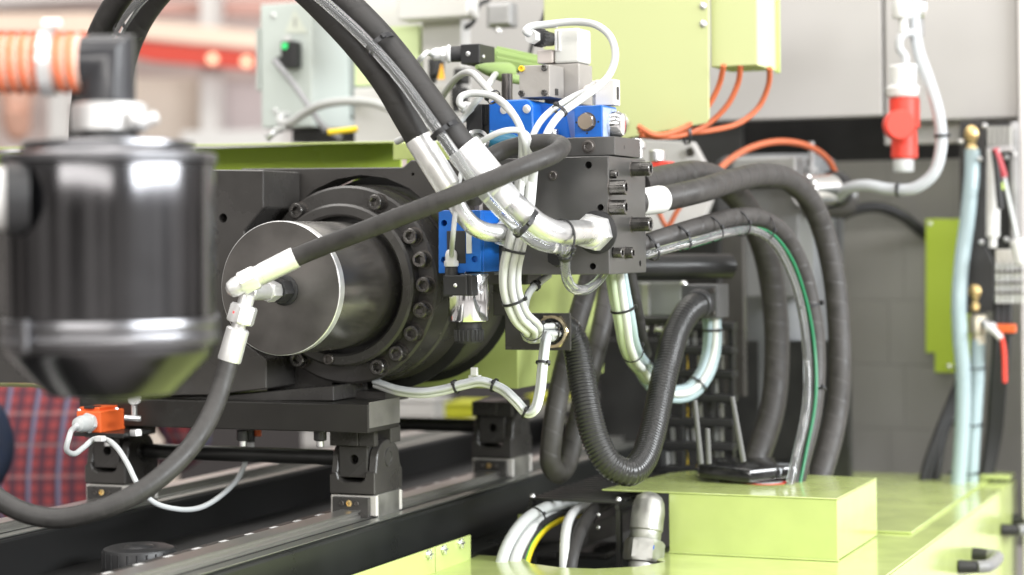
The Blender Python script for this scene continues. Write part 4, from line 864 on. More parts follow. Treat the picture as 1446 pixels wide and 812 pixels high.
rod('clamp_screw', ZINCB, b0 - RGT0 * k_ * 14 + MZ * k_ * 52 - FWD * .01, b0 + RGT0 * k_ * 12 + MZ * k_ * 52 - FWD * .01, k_ * 8, oc, 16)
ip = thing('inlet_port', 'white round inlet stub with black gasket on the canister left side', 'port', at_d(-10, 325, 1.66))
pa = at_d(24, 280, 1.66); lathe('gasket', BLKPL, pa, -RGT0 - FWD * .25, [(-.01, .03), (0, .031), (k_ * 14, .031), (k_ * 15, .027)], ip, 40); lathe('stub', WPL, pa - (RGT0 + FWD * .25).normalized() * k_ * 14, -RGT0 - FWD * .25, [(0, .026), (.05, .027)], ip, 40)

# ================================================================== LEFT: SWITCH, CABLES
sw = thing('safety_switch', 'orange safety switch box with grey cable gland on the cross beam', 'switch', at_d(140, 612, 2.62))
pb = pbox('switch_body', ORANGE, 108, 581, 142, 611, 2.25, .058, sw, .0015)
pbox('switch_lid', ORANGE, 112, 575, 140, 582, 2.262, .045, sw, .0012)
pbox('lid_clip', BLKPL, 118, 574, 131, 577.5, 2.258, .02, sw, .0008)
for x, y in ((112, 580), (165, 578)): bolt('screw', ZINC, at_d(x, y, 2.63), MZ, .003, .003, sw, 'dome')
g0 = at_y(127, 597, 2.25); hexnut('gland_nut', GCABLE, g0, g0 - MY * .008, .0135, sw, .2); lathe('gland_dome', GCABLE, g0 - MY * .008, -MY, [(0, .011), (.012, .0112), (.02, .009), (.022, .005)], sw, 24)
pbox('base_plate', BLACKP, 104, 611.5, 175, 617, 2.248, .07, sw, .0008)
o, p_ = tube('grey_cable', GCABLE, [g0 - MY * .026, g0 - MY * .034 - MZ * .003] + D((98, 616, 2.55), (94, 634, 2.55), (104, 641, 2.57), (118, 632, 2.6), (134, 620, 2.62), (150, 621, 2.62), (165, 632, 2.6), (180, 655, 2.58), (195, 685, 2.57), (215, 708, 2.58), (250, 719, 2.62), (285, 716, 2.68), (318, 695, 2.74), (338, 672, 2.78), (348, 648, 2.80), (352, 632, 2.8)), .0036, None, 12); tag(o, 'thin grey cable looping from the orange switch over the bed', 'cable')
cl3 = thing('roller_lever', 'small silver roller lever beside the orange switch', 'lever', at_d(188, 595, 2.66)); dbox('arm', ZINC, 185, 562, 191, 592, 2.66, .006, cl3); rod('roller', ZINC, at_d(190, 563, 2.64), at_d(190, 563, 2.66), .009, cl3, 18); rod('pin', ZINC, at_d(176, 590, 2.655), at_d(199, 591, 2.655), .004, cl3, 12)
hb = thing('hex_bolt', 'zinc bolt under the beam beside the orange switch', 'bolt', at_d(192, 612, 2.66)); bolt('head', ZINC, at_d(192, 615, 2.66), MZ, .009, .008, hb, 'hex')
cs2 = thing('cable_saddle', 'white cable saddle under the orange switch', 'clip', at_d(138, 620, 2.6)); dbox('saddle', WPL, 133, 616, 144, 624, 2.605, .01, cs2)
prx = thing('proximity_sensor', 'small dark sensor with white tip under the beam', 'sensor', at_d(350, 632, 2.8)); rod('barrel', BLKPL, at_d(352, 606, 2.8), at_d(352, 624, 2.8), .008, prx, 18); rod('tip', WPL, at_d(352, 624, 2.8), at_d(352, 632, 2.8), .007, prx, 18); rod('marker', ORANGE, at_d(364, 606, 2.8), at_d(364, 616, 2.8), .005, prx, 12)

# ================================================================== UPPER LEFT: ELECTRIC BOX AND MACHINE PARTS BEHIND
eb = thing('electric_box', 'pale green grey electric box with black socket behind the channel', 'electric box', at_y(440, 196, 3.3))
pbox('box_body', GBOX, 368, 4, 441, 180, 3.30, .22, eb, .003)
pbox('side_flange', GBOX, 361, 40, 367, 128, 3.31, .05, eb, .002)
pbox('rear_part', mat('grey_green_dark', (0.32, 0.35, 0.34), .45), 470, 40, 512, 165, 3.45, .1, eb, .003)
pbox('black_base', BLACKP, 412, 181, 505, 200, 3.33, .2, eb, .002)
for x, y in ((386, 22), (389, 157)): bolt('screw', ZINC, at_y(x, y, 3.30), -MY, .005, .003, eb, 'dome')
sc_ = mk('warning_triangle', [at_y(402, 46, 3.2985), at_y(434, 46, 3.2985), at_y(416, 13, 3.2985)], [(0, 1, 2)], mat('pale_sticker', (0.6, 0.63, 0.55), .5), eb, flat=True)
mk('triangle_mark', [at_y(415, 38, 3.2975), at_y(418, 38, 3.2975), at_y(418, 25, 3.2975), at_y(415, 25, 3.2975)], [(0, 1, 2, 3)], mat('mark_grey', (0.3, 0.31, 0.3), .5), eb, flat=True)
sk_ = thing('black_socket', 'black socket with green light on the electric box', 'socket', at_y(405, 96, 3.28)); pbox('socket_body', BLKPL, 396, 58, 416, 95, 3.27, .028, sk_, .003)
lathe('green_light', mat('green_led', (.05, .7, .2), .3, emit=(.05, .8, .2, .6)), at_y(402, 65, 3.27), -MY, [(0, .006), (.002, .005)], sk_, 16); pbox('side_plug', BLKPL, 388, 80, 397, 92, 3.275, .02, sk_, .002); rod('neck', WPL, at_y(406, 58, 3.284), at_y(406, 51, 3.284), .007, sk_, 14)
o, p_ = tube('mains_cable', mat('mid_grey_cable', (.3, .3, .31), .45), D((388, 86, 3.62), (396, 96, 3.6), (415, 120, 3.6), (436, 150, 3.58), (456, 178, 3.55), (480, 194, 3.5)), .0055, None, 12); tag(o, 'straight grey cable slanting down from the black socket', 'cable')
o, p_ = tube('power_cable', WCABLE, D((405, 163, 3.7), (396, 165, 3.62), (398, 174, 3.6), (412, 172, 3.58), (430, 160, 3.55), (455, 148, 3.5), (490, 143, 3.45), (530, 146, 3.4), (565, 160, 3.35)), .0075, None, 12); tag(o, 'thick pale cord curling from the electric box to the right', 'cord')
o, p_ = tube('pipe', SILVER, D((376, 196, 3.2), (385, 188, 3.2), (398, 182, 3.3)), .006, None, 12); tag(o, 'short silver pipe at the foot of the electric box', 'pipe')
wf = thing('white_frame', 'blurred white machine frame behind the thick hoses', 'frame', at_d(620, 200, 3.3))  # the white machine frame, not a tower
dbox('left_column', WHITE, 509, -60, 600, 40, 3.5, .15, wf, .004); dbox('lime_panel', mat('pale_lime_board', (0.62, 0.72, 0.4), .5), 500, 38, 592, 120, 3.45, .02, wf, .002)
dbox('low_panel', WHITE, 500, 122, 640, 210, 3.42, .02, wf, .002); dbox('grey_plate', mat('light_grey_plate', (0.56, 0.55, 0.54), .45), 596, 28, 652, 150, 3.4, .04, wf, .003)
dbox('top_cover', WHITE, 560, -20, 660, 26, 3.35, .05, wf, .004)
for i, (x0, y0, x1, y1, m_, nm, lab) in enumerate(((686, 4, 722, 38, SILVER, 'junction_box', 'blurred grey junction box on the cabinet wall'), (604, 82, 618, 110, BLKPL, 'limit_switch', 'blurred black limit switch on the grey plate behind the hoses'), (640, 96, 654, 118, BLKPL, 'dark_knob', 'blurred dark knob left of the green sensor'), (636, 122, 652, 150, BLKPL, 'dark_bracket', 'blurred dark bracket under the green sensor'))):  # the knob is a plain dark one, no dial
    t = thing(nm, lab, 'box' if i == 0 else 'fitting', at_d(x0, y1, 3.3)); dbox('body', m_, x0, y0, x1, y1, 3.3, .03, t, .003); dbox('cover', m_, x0 + 3, y0 + 3, x1 - 3, y1 - 4, 3.29, .008, t, .002); rod('gland', ZINC if i == 0 else m_, at_d((x0 + x1) / 2, y1, 3.31), at_d((x0 + x1) / 2, y1 + 8, 3.31), .006, t, 12)
yt = thing('yellow_tag', 'blurred orange yellow tag behind the thick hoses', 'tag', at_d(622, 112, 3.28)); prism('tag', mat('amber', (.85, .42, .03), .5), [at_d(618, 112, 3.28), at_d(627, 112, 3.28), at_d(623, 90, 3.28)], V(0, .004, 0), yt, 0)
o, p_ = tube('black_cable', BLKPL, D((648, 40, 3.4), (660, 38, 3.4), (670, 28, 3.4), (676, 8, 3.42), (690, 0, 3.45)), .004, None, 10); tag(o, 'thin dark cord beside the blurred grey junction box', 'cord')
o, p_ = tube('black_cable', BLKPL, D((772, 10, 3.3), (766, 28, 3.3), (756, 50, 3.3), (748, 80, 3.3), (750, 130, 3.3)), .0035, None, 10); tag(o, 'thin dark cord hanging behind the grey solenoid', 'cord')
yc = thing('yellow_cable_end', 'yellow cable piece lying under the electric box', 'cable', at_d(470, 192, 3.3)); rod('piece', YEL, at_d(462, 187, 3.3), at_d(505, 182, 3.3), .005, yc, 12); rod('sleeve', BLKPL, at_d(455, 188, 3.3), at_d(463, 187, 3.3), .006, yc, 12)

# pale lime guard panel and orange cables
gd = thing('safety_guard', 'tall pale lime guard panel with slanted lower edge right of the valves', 'panel', at_y(900, 196, 2.95))
pprism('sheet', LEMON, [(768, -120), (1000, -120), (1001, 168), (997, 174), (880, 196), (815, 202), (768, 206)], 2.90, .004, gd, .0008)
pbox('edge_flange', LEMON, 768, -120, 771, 200, 2.905, .04, gd, .0006)
for x, y in ((993, 9), (993, 34)): bolt('screw', ZINC, at_y(x, y, 2.90), -MY, .0055, .003, gd, 'dome')
lathe('edge_bolt', ZINC, at_y(878, 172, 2.90), -MY, [(0, .012), (.006, .011), (.008, .006)], gd, 20)
gb2 = thing('guard_box', 'lime box with side face beside the pale guard panel, orange cables below', 'box', at_y(1040, 100, 2.96))
pbox('front_sheet', LEMON, 1003, -120, 1068, 93, 2.92, .003, gb2, .0008)
xr3 = at_y(1068, 60, 2.92).x; zz = at_y(1035, 93, 2.92).z
box('side_sheet', mat('pale_side_paint', (0.66, 0.74, 0.4), .3), xr3 - .0025, xr3, 2.9235, 3.03, zz, 1.6, gb2, .0006); box('edge_lip', GREEN, xr3 - .002, xr3 + .006, 3.0305, 3.036, zz - .004, 1.6, gb2, .0006)
box('bottom_sheet', GREEND, at_y(1003, 93, 2.92).x, xr3 - .003, 2.924, 3.03, zz, zz + .003, gb2, .0005)
for pts, lab in ((D((1022, 92, 3.0), (1016, 118, 3.02), (1003, 145, 3.03), (980, 172, 3.03), (950, 187, 3.02), (922, 190, 3.0), (900, 178, 3.0)), 'left orange cable hanging from the lime box'),
                 (D((1046, 92, 3.02), (1042, 118, 3.04), (1026, 150, 3.05), (998, 176, 3.05), (962, 191, 3.03), (928, 192, 3.01), (902, 184, 3.0)), 'middle orange cable hanging from the lime box'),
                 (D((1087, 96, 3.06), (1085, 120, 3.08), (1072, 150, 3.09), (1045, 173, 3.08), (1005, 184, 3.06), (965, 188, 3.04), (930, 194, 3.02), (905, 190, 3.0)), 'right orange cable hanging widest from the lime box')):
    o, p_ = tube('orange_cable', ORANGEC, pts, .0044, None, 12); tag(o, lab, 'cable', 'orange cables below the lime box')
tie(p_, 968, 188, .017, o, .012)
o, p_ = tube('orange_cable', ORANGEC, D((1010, 245, 3.3), (1030, 226, 3.32), (1062, 208, 3.34), (1100, 200, 3.36), (1140, 206, 3.38), (1168, 224, 3.4), (1182, 250, 3.42)), .0052, None, 12); tag(o, 'orange brown cable arching over the black hoses', 'cable')

# red plug and grey conduit
rp = thing('red_plug', 'red industrial plug hanging with white collar in front of cabinet', 'plug', at_d(1276, 242, 3.3))
def v_(x0, y0, y1, r0, r1, m_, nm, d=3.3): a, b = at_d(x0, y0, d), at_d(x0, y1, d); b = V(a.x, a.y, b.z); return lathe(nm, m_, a, b - a, [(0, r0 * .9), (.003, r0), ((b - a).length - .003, r1), ((b - a).length, r1 * .9)], rp, 28)
v_(1276, 92, 135, .024, .022, WPL, 'white_body'); v_(1276, 122, 138, .030, .028, WPL, 'white_collar'); v_(1277, 138, 182, .025, .025, REDP, 'red_body'); v_(1277, 182, 224, .021, .022, REDP, 'red_sleeve'); v_(1276, 224, 243, .017, .017, GCABLE, 'grey_cap'); pr = at_d(1271, 176, 3.25)
lathe('red_lid', REDP, pr, -FWD, [(-.02, .025), (0, .025), (.004, .022)], rp, 28)
v_(1273, -10, 26, .015, .016, WPL, 'upper_cap'); v_(1275, 26, 48, .008, .008, WPL, 'stem')
o, p_ = tube('hook', mat('grey_hook', (.45, .46, .47), .4), D((1296, 52, 3.32), (1284, 46, 3.31), (1272, 52, 3.3), (1270, 68, 3.3), (1278, 80, 3.3), (1279, 92, 3.3)), .007, rp, 12)
GCOND = mat('grey_conduit', (.42, .44, .46), .45)
o, p_ = tube('grey_conduit', GCOND, D((1292, -20, 3.35), (1292, 40, 3.33), (1298, 75, 3.3), (1312, 115, 3.28), (1325, 160, 3.27), (1329, 205, 3.27), (1318, 245, 3.27), (1290, 266, 3.28), (1255, 267, 3.3), (1225, 262, 3.32), (1198, 266, 3.35), (1180, 280, 3.4)), .0098, None, 16); tag(o, 'grey conduit hanging in a curve beside the red plug', 'conduit'); tie(p_, 1329, 190, .0108, o); tie(p_, 1268, 268, .0108, o)
pm = thing('conduit_mount', 'silver cable mount at the top of the grey conduit', 'mount', at_d(1300, 30, 3.4)); dbox('bracket', SILVER, 1282, -20, 1302, 50, 3.42, .02, pm); rod('roller', ZINC, at_d(1290, 12, 3.38), at_d(1306, 14, 3.38), .016, pm, 18)
# ================================================================== RIGHT: HOSES, CHAIN, TUBES
def hose(nm, m, pts, r_, lab, cat='hose', grp=None, seg=18):
    o, p_ = tube(nm, m, D(*pts), r_, None, seg); tag(o, lab, cat, grp); return o, p_
h1, p1 = hose('pressure_hose', RUBG, ((894, 287, 2.66), (935, 281, 2.70), (985, 270, 2.74), (1035, 255, 2.84), (1075, 247, 2.92), (1110, 252, 2.98), (1138, 275, 3.02), (1160, 318, 3.05), (1176, 380, 3.06), (1184, 450, 3.06), (1186, 520, 3.05), (1180, 590, 3.04), (1160, 668, 3.0), (1140, 720, 2.98)), .0172, 'long thick black hose arching highest behind the block and down to the table')
cp1 = lathe('coupling', WPL, p1[2], p1[8] - p1[2], [(0, .0178), (.026, .0185), (.04, .019), (.046, .0182), (.046, .012)], h1, 28)
h0, p0 = hose('pressure_hose', RUBG, ((900, 262, 2.72), (940, 252, 2.8), (985, 246, 2.88), (1025, 262, 2.98), (1060, 305, 3.06), (1082, 360, 3.1), (1094, 430, 3.12), (1097, 510, 3.12), (1090, 580, 3.1), (1068, 650, 3.08), (1050, 700, 3.05)), .0195, 'thick black hose behind, dropping inside the highest hose')
h2, p2 = hose('pressure_hose', RUBG, ((894, 350, 2.66), (940, 335, 2.69), (985, 321, 2.73), (1030, 309, 2.80), (1070, 308, 2.86), (1105, 330, 2.91), (1130, 375, 2.94), (1145, 430, 2.95), (1153, 500, 2.95), (1148, 580, 2.93), (1130, 655, 2.9), (1118, 700, 2.88)), .0135, 'grey black hose tied with clear tubes, lowest of the arches behind the block')
GRT = mat('green_tube', (0.015, 0.16, 0.07), .3)
t1, q1_ = hose('clear_tube', CLEAR, ((894, 365, 2.65), (940, 352, 2.67), (985, 340, 2.70), (1030, 328, 2.77), (1066, 326, 2.83), (1096, 348, 2.88), (1118, 390, 2.91), (1132, 440, 2.92), (1140, 510, 2.92), (1138, 580, 2.90), (1124, 645, 2.87), (1112, 700, 2.85)), .0062, 'clear tube running under the tied grey black hose', 'tube')
t2, q2_ = hose('green_tube', GRT, ((960, 352, 2.72), (1010, 338, 2.76), (1060, 322, 2.83), (1092, 332, 2.87), (1118, 366, 2.90), (1136, 415, 2.92), (1149, 480, 2.925), (1152, 560, 2.91), (1138, 640, 2.89), (1126, 700, 2.87)), .0026, 'thin green tube along the tied grey black hose', 'tube')
for x, y in ((919, 341), (961, 329), (1003, 315), (1043, 308), (1082, 312)):
    i = near(p2, x, y); j = near(q1_, x, y + 15); tie(p2, x, y, .0205, h2, .0145, (q1_[j] - p2[i]) * .42, wd=.0016)
for x, y in ((1146, 432), (1150, 545)): tie(p2, x, y, .0205, h2, .0145, wd=.0016)
for x, y in ((1060, 247),): pass
dl, pd = hose('rubber_hose', RUBG, ((838, 375, 2.86), (822, 430, 2.84), (802, 500, 2.82), (788, 560, 2.81), (779, 620, 2.80), (778, 655, 2.80), (788, 668, 2.81), (800, 655, 2.84), (812, 610, 2.87), (824, 560, 2.89), (838, 510, 2.9), (850, 460, 2.92), (858, 415, 2.95), (862, 370, 2.98)), .0150, 'dark hose hanging in a narrow loop behind the corrugated conduit')
bl, pb2 = hose('rubber_hose', RUB, ((888, 380, 2.78), (898, 430, 2.8), (905, 470, 2.84), (912, 500, 2.9)), .0085, 'short black hose beside the pale tubes under the block')
bp2, _ = hose('black_pipe', BLACKP, ((880, 378, 3.05), (940, 377, 3.1), (1000, 376, 3.14), (1030, 376, 3.16)), .0195, 'black horizontal pipe behind the hoses right of the block', 'pipe')
rb = thing('rear_box', 'black box bracket holding the end of the corrugated conduit', 'box', at_d(988, 450, 2.96))
dbox('box_body', mat('box_charcoal', (.075, .075, .075), .4), 962, 402, 1013, 450, 2.95, .06, rb, .002); lathe('conduit_collar', BLKPL, at_d(984, 431, 2.905), at_d(992, 427, 2.95) - at_d(984, 431, 2.905), [(0, .019), (.003, .0215), (.022, .0215), (.025, .018)], rb, 28); bolt('eye', ZINC, at_d(966, 402, 2.95), MZ, .006, .006, rb, 'dome')
for x, y in ((1006, 410), (1006, 442)): bolt('screw', PHOS, at_d(x, y, 2.94), -MY, .004, .002, rb)
bundle('tube_bundle', 'light blue tube bundle curving under the rear box', D((1004, 440, 3.0), (1006, 470, 3.0), (1004, 500, 3.0), (994, 530, 2.99), (975, 552, 2.98), (952, 557, 2.97), (928, 548, 2.96), (908, 525, 2.96), (896, 495, 2.97)), .0052, [(-1.7, 0), (0, .3), (1.7, 0), (-.8, 1.6), (.9, 1.6)], [MILKY, STRIPE, MILKY], 'tube bundle', ties=((1006, 468), (985, 542), (942, 555)))
# cable drag chain, its links seen end-on
dc = thing('drag_chain', 'black cable drag chain ladder with white and yellow cables behind the router', 'cable chain', at_d(985, 665, 3.2))
for k in range(7):
    y = 455 + k * 34; dbox('link_bar', BLKPL, 925, y, 1035, y + 11, 3.15 - .008 * k, .03, dc, .002)
    for x in (928, 958, 998, 1028): dbox('link_post', BLKPL, x, y + 11, x + 7, y + 34, 3.155 - .008 * k, .02, dc, .001)
    for j, (x, m_) in enumerate(((942, WCABLE), (950, GCABLE), (968, YEL if k in (1, 3, 5) else WCABLE), (980, WCABLE), (988, STRIPE), (1010, GCABLE), (1018, WCABLE))):
        if (j + k) % 4: rod('cable_end', m_, at_d(x, y + 13, 3.18 - .008 * k), at_d(x + 1, y + 32, 3.18 - .008 * k), .0040, dc, 10)
dk = thing('steel_support', 'dark steel frame and clamps behind the pale tubes', 'frame', at_d(930, 470, 3.2))
dbox('bar', BLACKP, 880, 448, 966, 458, 3.05, .03, dk, .002); dbox('panel', mat('mid_grey_panel', (.2, .21, .2), .5), 896, 398, 962, 446, 3.2, .02, dk, .002); dbox('side_panel', DARK, 1020, 300, 1050, 560, 3.3, .02, dk, .002)
dbox('light_bar', SILVER, 906, 400, 916, 446, 3.18, .01, dk, .001); dbox('lower_panel', BLACKP, 845, 480, 1200, 700, 3.55, .02, dk, .002); dbox('right_panel', mat('smoke_grey', (.11, .112, .115), .45), 1120, 300, 1190, 690, 3.72, .02, dk, .002); dbox('dark_backing', BLACKP, 780, 180, 1050, 480, 3.85, .02, dk, .002)
for x in (905, 925, 945): rod('clamp', ZINC, at_d(x, 462, 3.08), at_d(x + 10, 464, 3.08), .009, dk, 14)
# blurred bits behind the hoses
gsb = thing('slanted_plate', 'light grey slanted plate behind the arching hoses', 'plate', at_d(950, 250, 3.3)); prism('plate', GREY, [at_d(x, y, 3.3) for x, y in ((892, 196), (978, 200), (1012, 262), (985, 330), (892, 330))], V(0, .02, 0), gsb, .002); bolt('bolt', PHOS, at_d(975, 215, 3.29), -MY, .008, .004, gsb)
mt = thing('motor', 'grey motor block with silver fittings behind the highest hose', 'motor', at_d(1080, 300, 3.4)); dbox('top_plate', SILVER, 1034, 222, 1124, 262, 3.4, .1, mt, .003); dbox('body', mat('grey_body', (.16, .16, .16), .4), 1052, 262, 1128, 420, 3.42, .1, mt, .003); rod('shaft_end', CHROME, at_d(1135, 270, 3.35), at_d(1172, 268, 3.4), .028, mt, 28); rod('cap', BLKPL, at_d(1172, 268, 3.4), at_d(1182, 268, 3.42), .032, mt, 28); rod('dark_shaft', DARK, at_d(1120, 280, 3.45), at_d(1195, 280, 3.5), .035, mt, 28); rod('pin', SILVER, at_d(1146, 200, 3.45), at_d(1146, 240, 3.45), .005, mt, 12); rod('pin_nut', SILVER, at_d(1146, 236, 3.44), at_d(1146, 246, 3.44), .012, mt, 16)
rf = thing('red_fitting', 'blurred red fitting with silver top right of the block', 'fitting', at_d(930, 252, 2.95)); dbox('red_base', REDP, 918, 228, 945, 252, 2.95, .03, rf, .002); rod('silver_top', ZINC, at_d(928, 228, 2.96), at_d(928, 212, 2.96), .012, rf, 18)
sf = thing('silver_fitting', 'small silver fitting just above the block corner', 'fitting', at_d(900, 222, 2.75)); rod('stem', ZINC, at_d(900, 224, 2.75), at_d(900, 196, 2.75), .008, sf, 18); rod('cap', ZINC, at_d(900, 210, 2.75), at_d(900, 200, 2.75), .011, sf, 18)
for pts, lab in (((( 930, 300, 3.2), (942, 320, 3.2), (955, 300, 3.2), (965, 285, 3.2)), 'thin orange cord behind the hoses right of the block'),):
    hose('thin_orange_cable', ORANGEC, pts, .004, lab, 'cord', None, 10)

hose('wall_cable', BLKPL, ((1180, 310, 3.75), (1205, 297, 3.76), (1240, 293, 3.78), (1272, 304, 3.80), (1300, 325, 3.835), (1330, 345, 3.86)), .0105, 'blurred black cable lying against the back wall left of the green plate', 'cable')

# router on the green box
ZB2 = ZB + .0005
rt = thing('router', 'black wireless router with three antennas on the green box', 'router', V(at_z(1062, 678, ZB).x, at_z(1062, 678, ZB).y, ZB2))
c = at_z(1062, 676, ZB); ux = RGT0; uy = FWD
def rp_(a, b, z): return V(c.x, c.y, ZB2 + z) + ux * a + uy * b
hw2 = .080; GLOSS = mat('gloss_black', (0.014, 0.014, 0.015), 0.12, coat=.5)
vsr = [rp_(-hw2, -.036, .006), rp_(-.012, -.078, .002), rp_(hw2, -.024, .006), rp_(hw2, .05, .006), rp_(-hw2, .05, .006), rp_(-hw2, -.034, .025), rp_(-.012, -.076, .021), rp_(hw2, -.022, .021), rp_(hw2 * .9, .05, .024), rp_(-hw2 * .9, .05, .026)]
v2, f2 = bev(vsr, [(0, 1, 2, 3, 4), (9, 8, 7, 6, 5), (0, 5, 6, 1), (1, 6, 7, 2), (2, 7, 8, 3), (3, 8, 9, 4), (4, 9, 5, 0)], .002); mk('case', v2, f2, GLOSS, rt)
for a, b in ((-.04, .03), (.04, .03), (-.04, -.015)): lathe('foot', BLKPL, rp_(a, b, 0), MZ, [(0, .005), (.007, .005)], rt, 12)
for k in range(5): lathe('status_light', mat('led_blue', (.3, .5, .8), .3, emit=(.4, .6, 1, .6)), rp_(.0 + .011 * k, -.035 + .007 * k, .0215), MZ, [(0, .0012), (.0006, .001)], rt, 8)
for x0, y0, x1, y1 in ((990, 655, 981, 565), (1001, 655, 999, 605), (1050, 652, 1034, 560)):
    a = at_d(x0, y0, 2.82); b = at_d(x1, y1, 2.82); rod('antenna', mat('antenna_grey', (.12, .12, .12), .45), a, b, .0042, rt, 14, r1=.0036)
stp = at_z(1080, 681, ZB); stk = thing('round_sticker', 'red and white round sticker under the router on the green box', 'sticker', V(stp.x, stp.y, ZB)); lathe('red_disc', REDP, V(stp.x, stp.y, ZB + .0003), MZ, [(0, .034), (.0003, .034)], stk, 32); lathe('white_disc', WPL, V(stp.x, stp.y, ZB + .0007), MZ, [(0, .026), (.0002, .026)], stk, 32)

# open bay: fitting, cables, floor plates
hf = thing('hydraulic_fitting', 'large bright zinc pipe elbow with hexagon nut in the open bay', 'fitting', at_d(912, 795, 2.78))
fp = at_d(908, 790, 2.74); fz = at_d(916, 715, 2.76)
BZ = mat('dull_zinc', (.4, .4, .375), .45, .9, bump=(300, .2), var=(60, .85, 1.1))
axf = (fz - fp).normalized(); hexnut('hex_nut', BZ, fp - axf * .004, fp + axf * .026, .028, hf, .25); lathe('elbow_body', BZ, fp + axf * .026, axf, [(0, .0195), (.003, .021), (.012, .021), (.014, .0225), (.040, .0228), (.052, .021), (.06, .017), (.065, .010), (.067, .002)], hf, 36); tube('pipe_bend', BZ, [fp + axf * .05, fp + axf * .052 + FWD * .02, fp + axf * .045 + FWD * .05 + RGT * .006, fp + FWD * .1], .0185, hf, 24); rod('lower_thread', BZ, fp - axf * .004, fp - axf * .07, .019, hf, 24)
cqa = at_d(922, 776, 2.706); mk('blue_tick', [cqa, cqa + RGT * .0014, cqa + RGT * .0022 + UP * .006, cqa + RGT * .0004 + UP * .0052], [(0, 1, 2, 3)], mat('blue_mark', (.02, .12, .6), .5), hf, flat=True)
tr = thing('cable_tray', 'black grid cable tray over the open bay left of the green box', 'tray', at_d(800, 720, 2.9))
za = ZB - .012
y0t, y1t = at_z(745, 702, za).y, at_z(745, 702, za).y + .34
xa, xb_ = at_z(748, 702, za).x, XLL + .035
for k in range(15): box('bar', BLACKP, xa, xb_, y0t + k * .023, y0t + .009 + k * .023, za - .004, za, tr, .0006)
for x in (xa, xb_ - .006): box('runner', BLACKP, x, x + .006, y0t - .003, y1t, za - .012, za - .0045, tr, .0006); box('leg', BLACKP, x, x + .007, y0t - .001, y0t + .008, ZT - .1, za - .0125, tr, .0006)
for x in (xa + .003, xb_ - .003): bolt('screw', ZINC, V(x, y0t + .004, za), MZ, .004, .005, tr, 'dome')
for px, py in ((845, 727), (845, 745)): bolt('screw', ZINC, at_d(px, py, 2.8), -MY, .003, .002, tr, 'dome')
bf = thing('bay_floor', 'black stepped plates on the floor of the open bay', 'plate', at_z(800, 790, ZT - .02))
box('floor_plate', BLACKP, -1.105, -.86, yb_ - .02, 3.3, ZT - .10, ZT - .095, bf, .001)
for px0, px1, py in ((665, 712, 770), (738, 800, 775), (815, 870, 776)):
    a, b = at_z(px0, py, ZT - .02), at_z(px1, py, ZT - .02); box('step_plate', BLACKP, a.x, b.x, a.y - .02, a.y + .09, ZT - .03, ZT - .02, bf, .003)
prism('black_wedge', BLACKP, [at_z(830, 770, ZT - .005), at_z(900, 745, ZT - .005), at_z(905, 730, ZT - .005), at_z(835, 752, ZT - .005)], V(0, 0, .03), bf, .001)
W3 = [(-1, 0), (1, 0), (0, 1.6)]
bundle('cable_bundle', 'thick white cables bending up out of the open bay', D((712, 840, 2.71), (716, 800, 2.72), (725, 772, 2.74), (742, 745, 2.77), (768, 725, 2.82), (800, 716, 2.88), (840, 714, 2.96)), .0085, [(-1, 0), (1, .1)], [WCABLE, GCABLE], ties=((757, 737),))
hose('black_cable', BLKPL, ((735, 800, 2.74), (745, 770, 2.76), (762, 745, 2.79), (790, 728, 2.84), (830, 722, 2.92)), .0055, 'black cable beside the white ones in the open bay', 'cable', None, 12)
YG = mat('yellow_green_cable', (.75, .6, .02), .4)
yc_, ypath = hose('earth_cable', YG, ((742, 800, 2.74), (752, 772, 2.76), (768, 750, 2.79), (795, 733, 2.84), (830, 726, 2.92)), .0042, 'yellow and green earth cable in the open bay', 'cable', None, 12)
vs, fs_, uvs = sweep([p + UP * .0022 + RGT * -.0022 for p in ypath], .0031, 8); mk('green_stripe', vs, fs_, mat('earth_green', (.1, .4, .05), .4), yc_, 40, uvs)
hose('white_cable', WCABLE, ((796, 830, 2.71), (797, 788, 2.72), (798, 760, 2.74), (803, 735, 2.78), (815, 720, 2.84), (830, 716, 2.9)), .0068, 'single cream cable standing in the middle of the open bay', 'cable', None, 12)
bq, bqp = hose('black_cable', RUB, ((804, 835, 2.71), (806, 795, 2.72), (812, 770, 2.74), (822, 745, 2.77), (838, 722, 2.82), (860, 708, 2.9)), .0098, 'thick black cable bundle in the open bay before the fitting', 'cable', None, 14)
pgr = thing('green_bracket', 'small lime bracket on the black beam behind the open bay', 'bracket', at_d(734, 738, 2.95)); dbox('tab', GREEN, 731, 727, 738, 740, 2.95, .006, pgr); dbox('foot', GREEN, 729, 740, 740, 742, 2.95, .01, pgr)

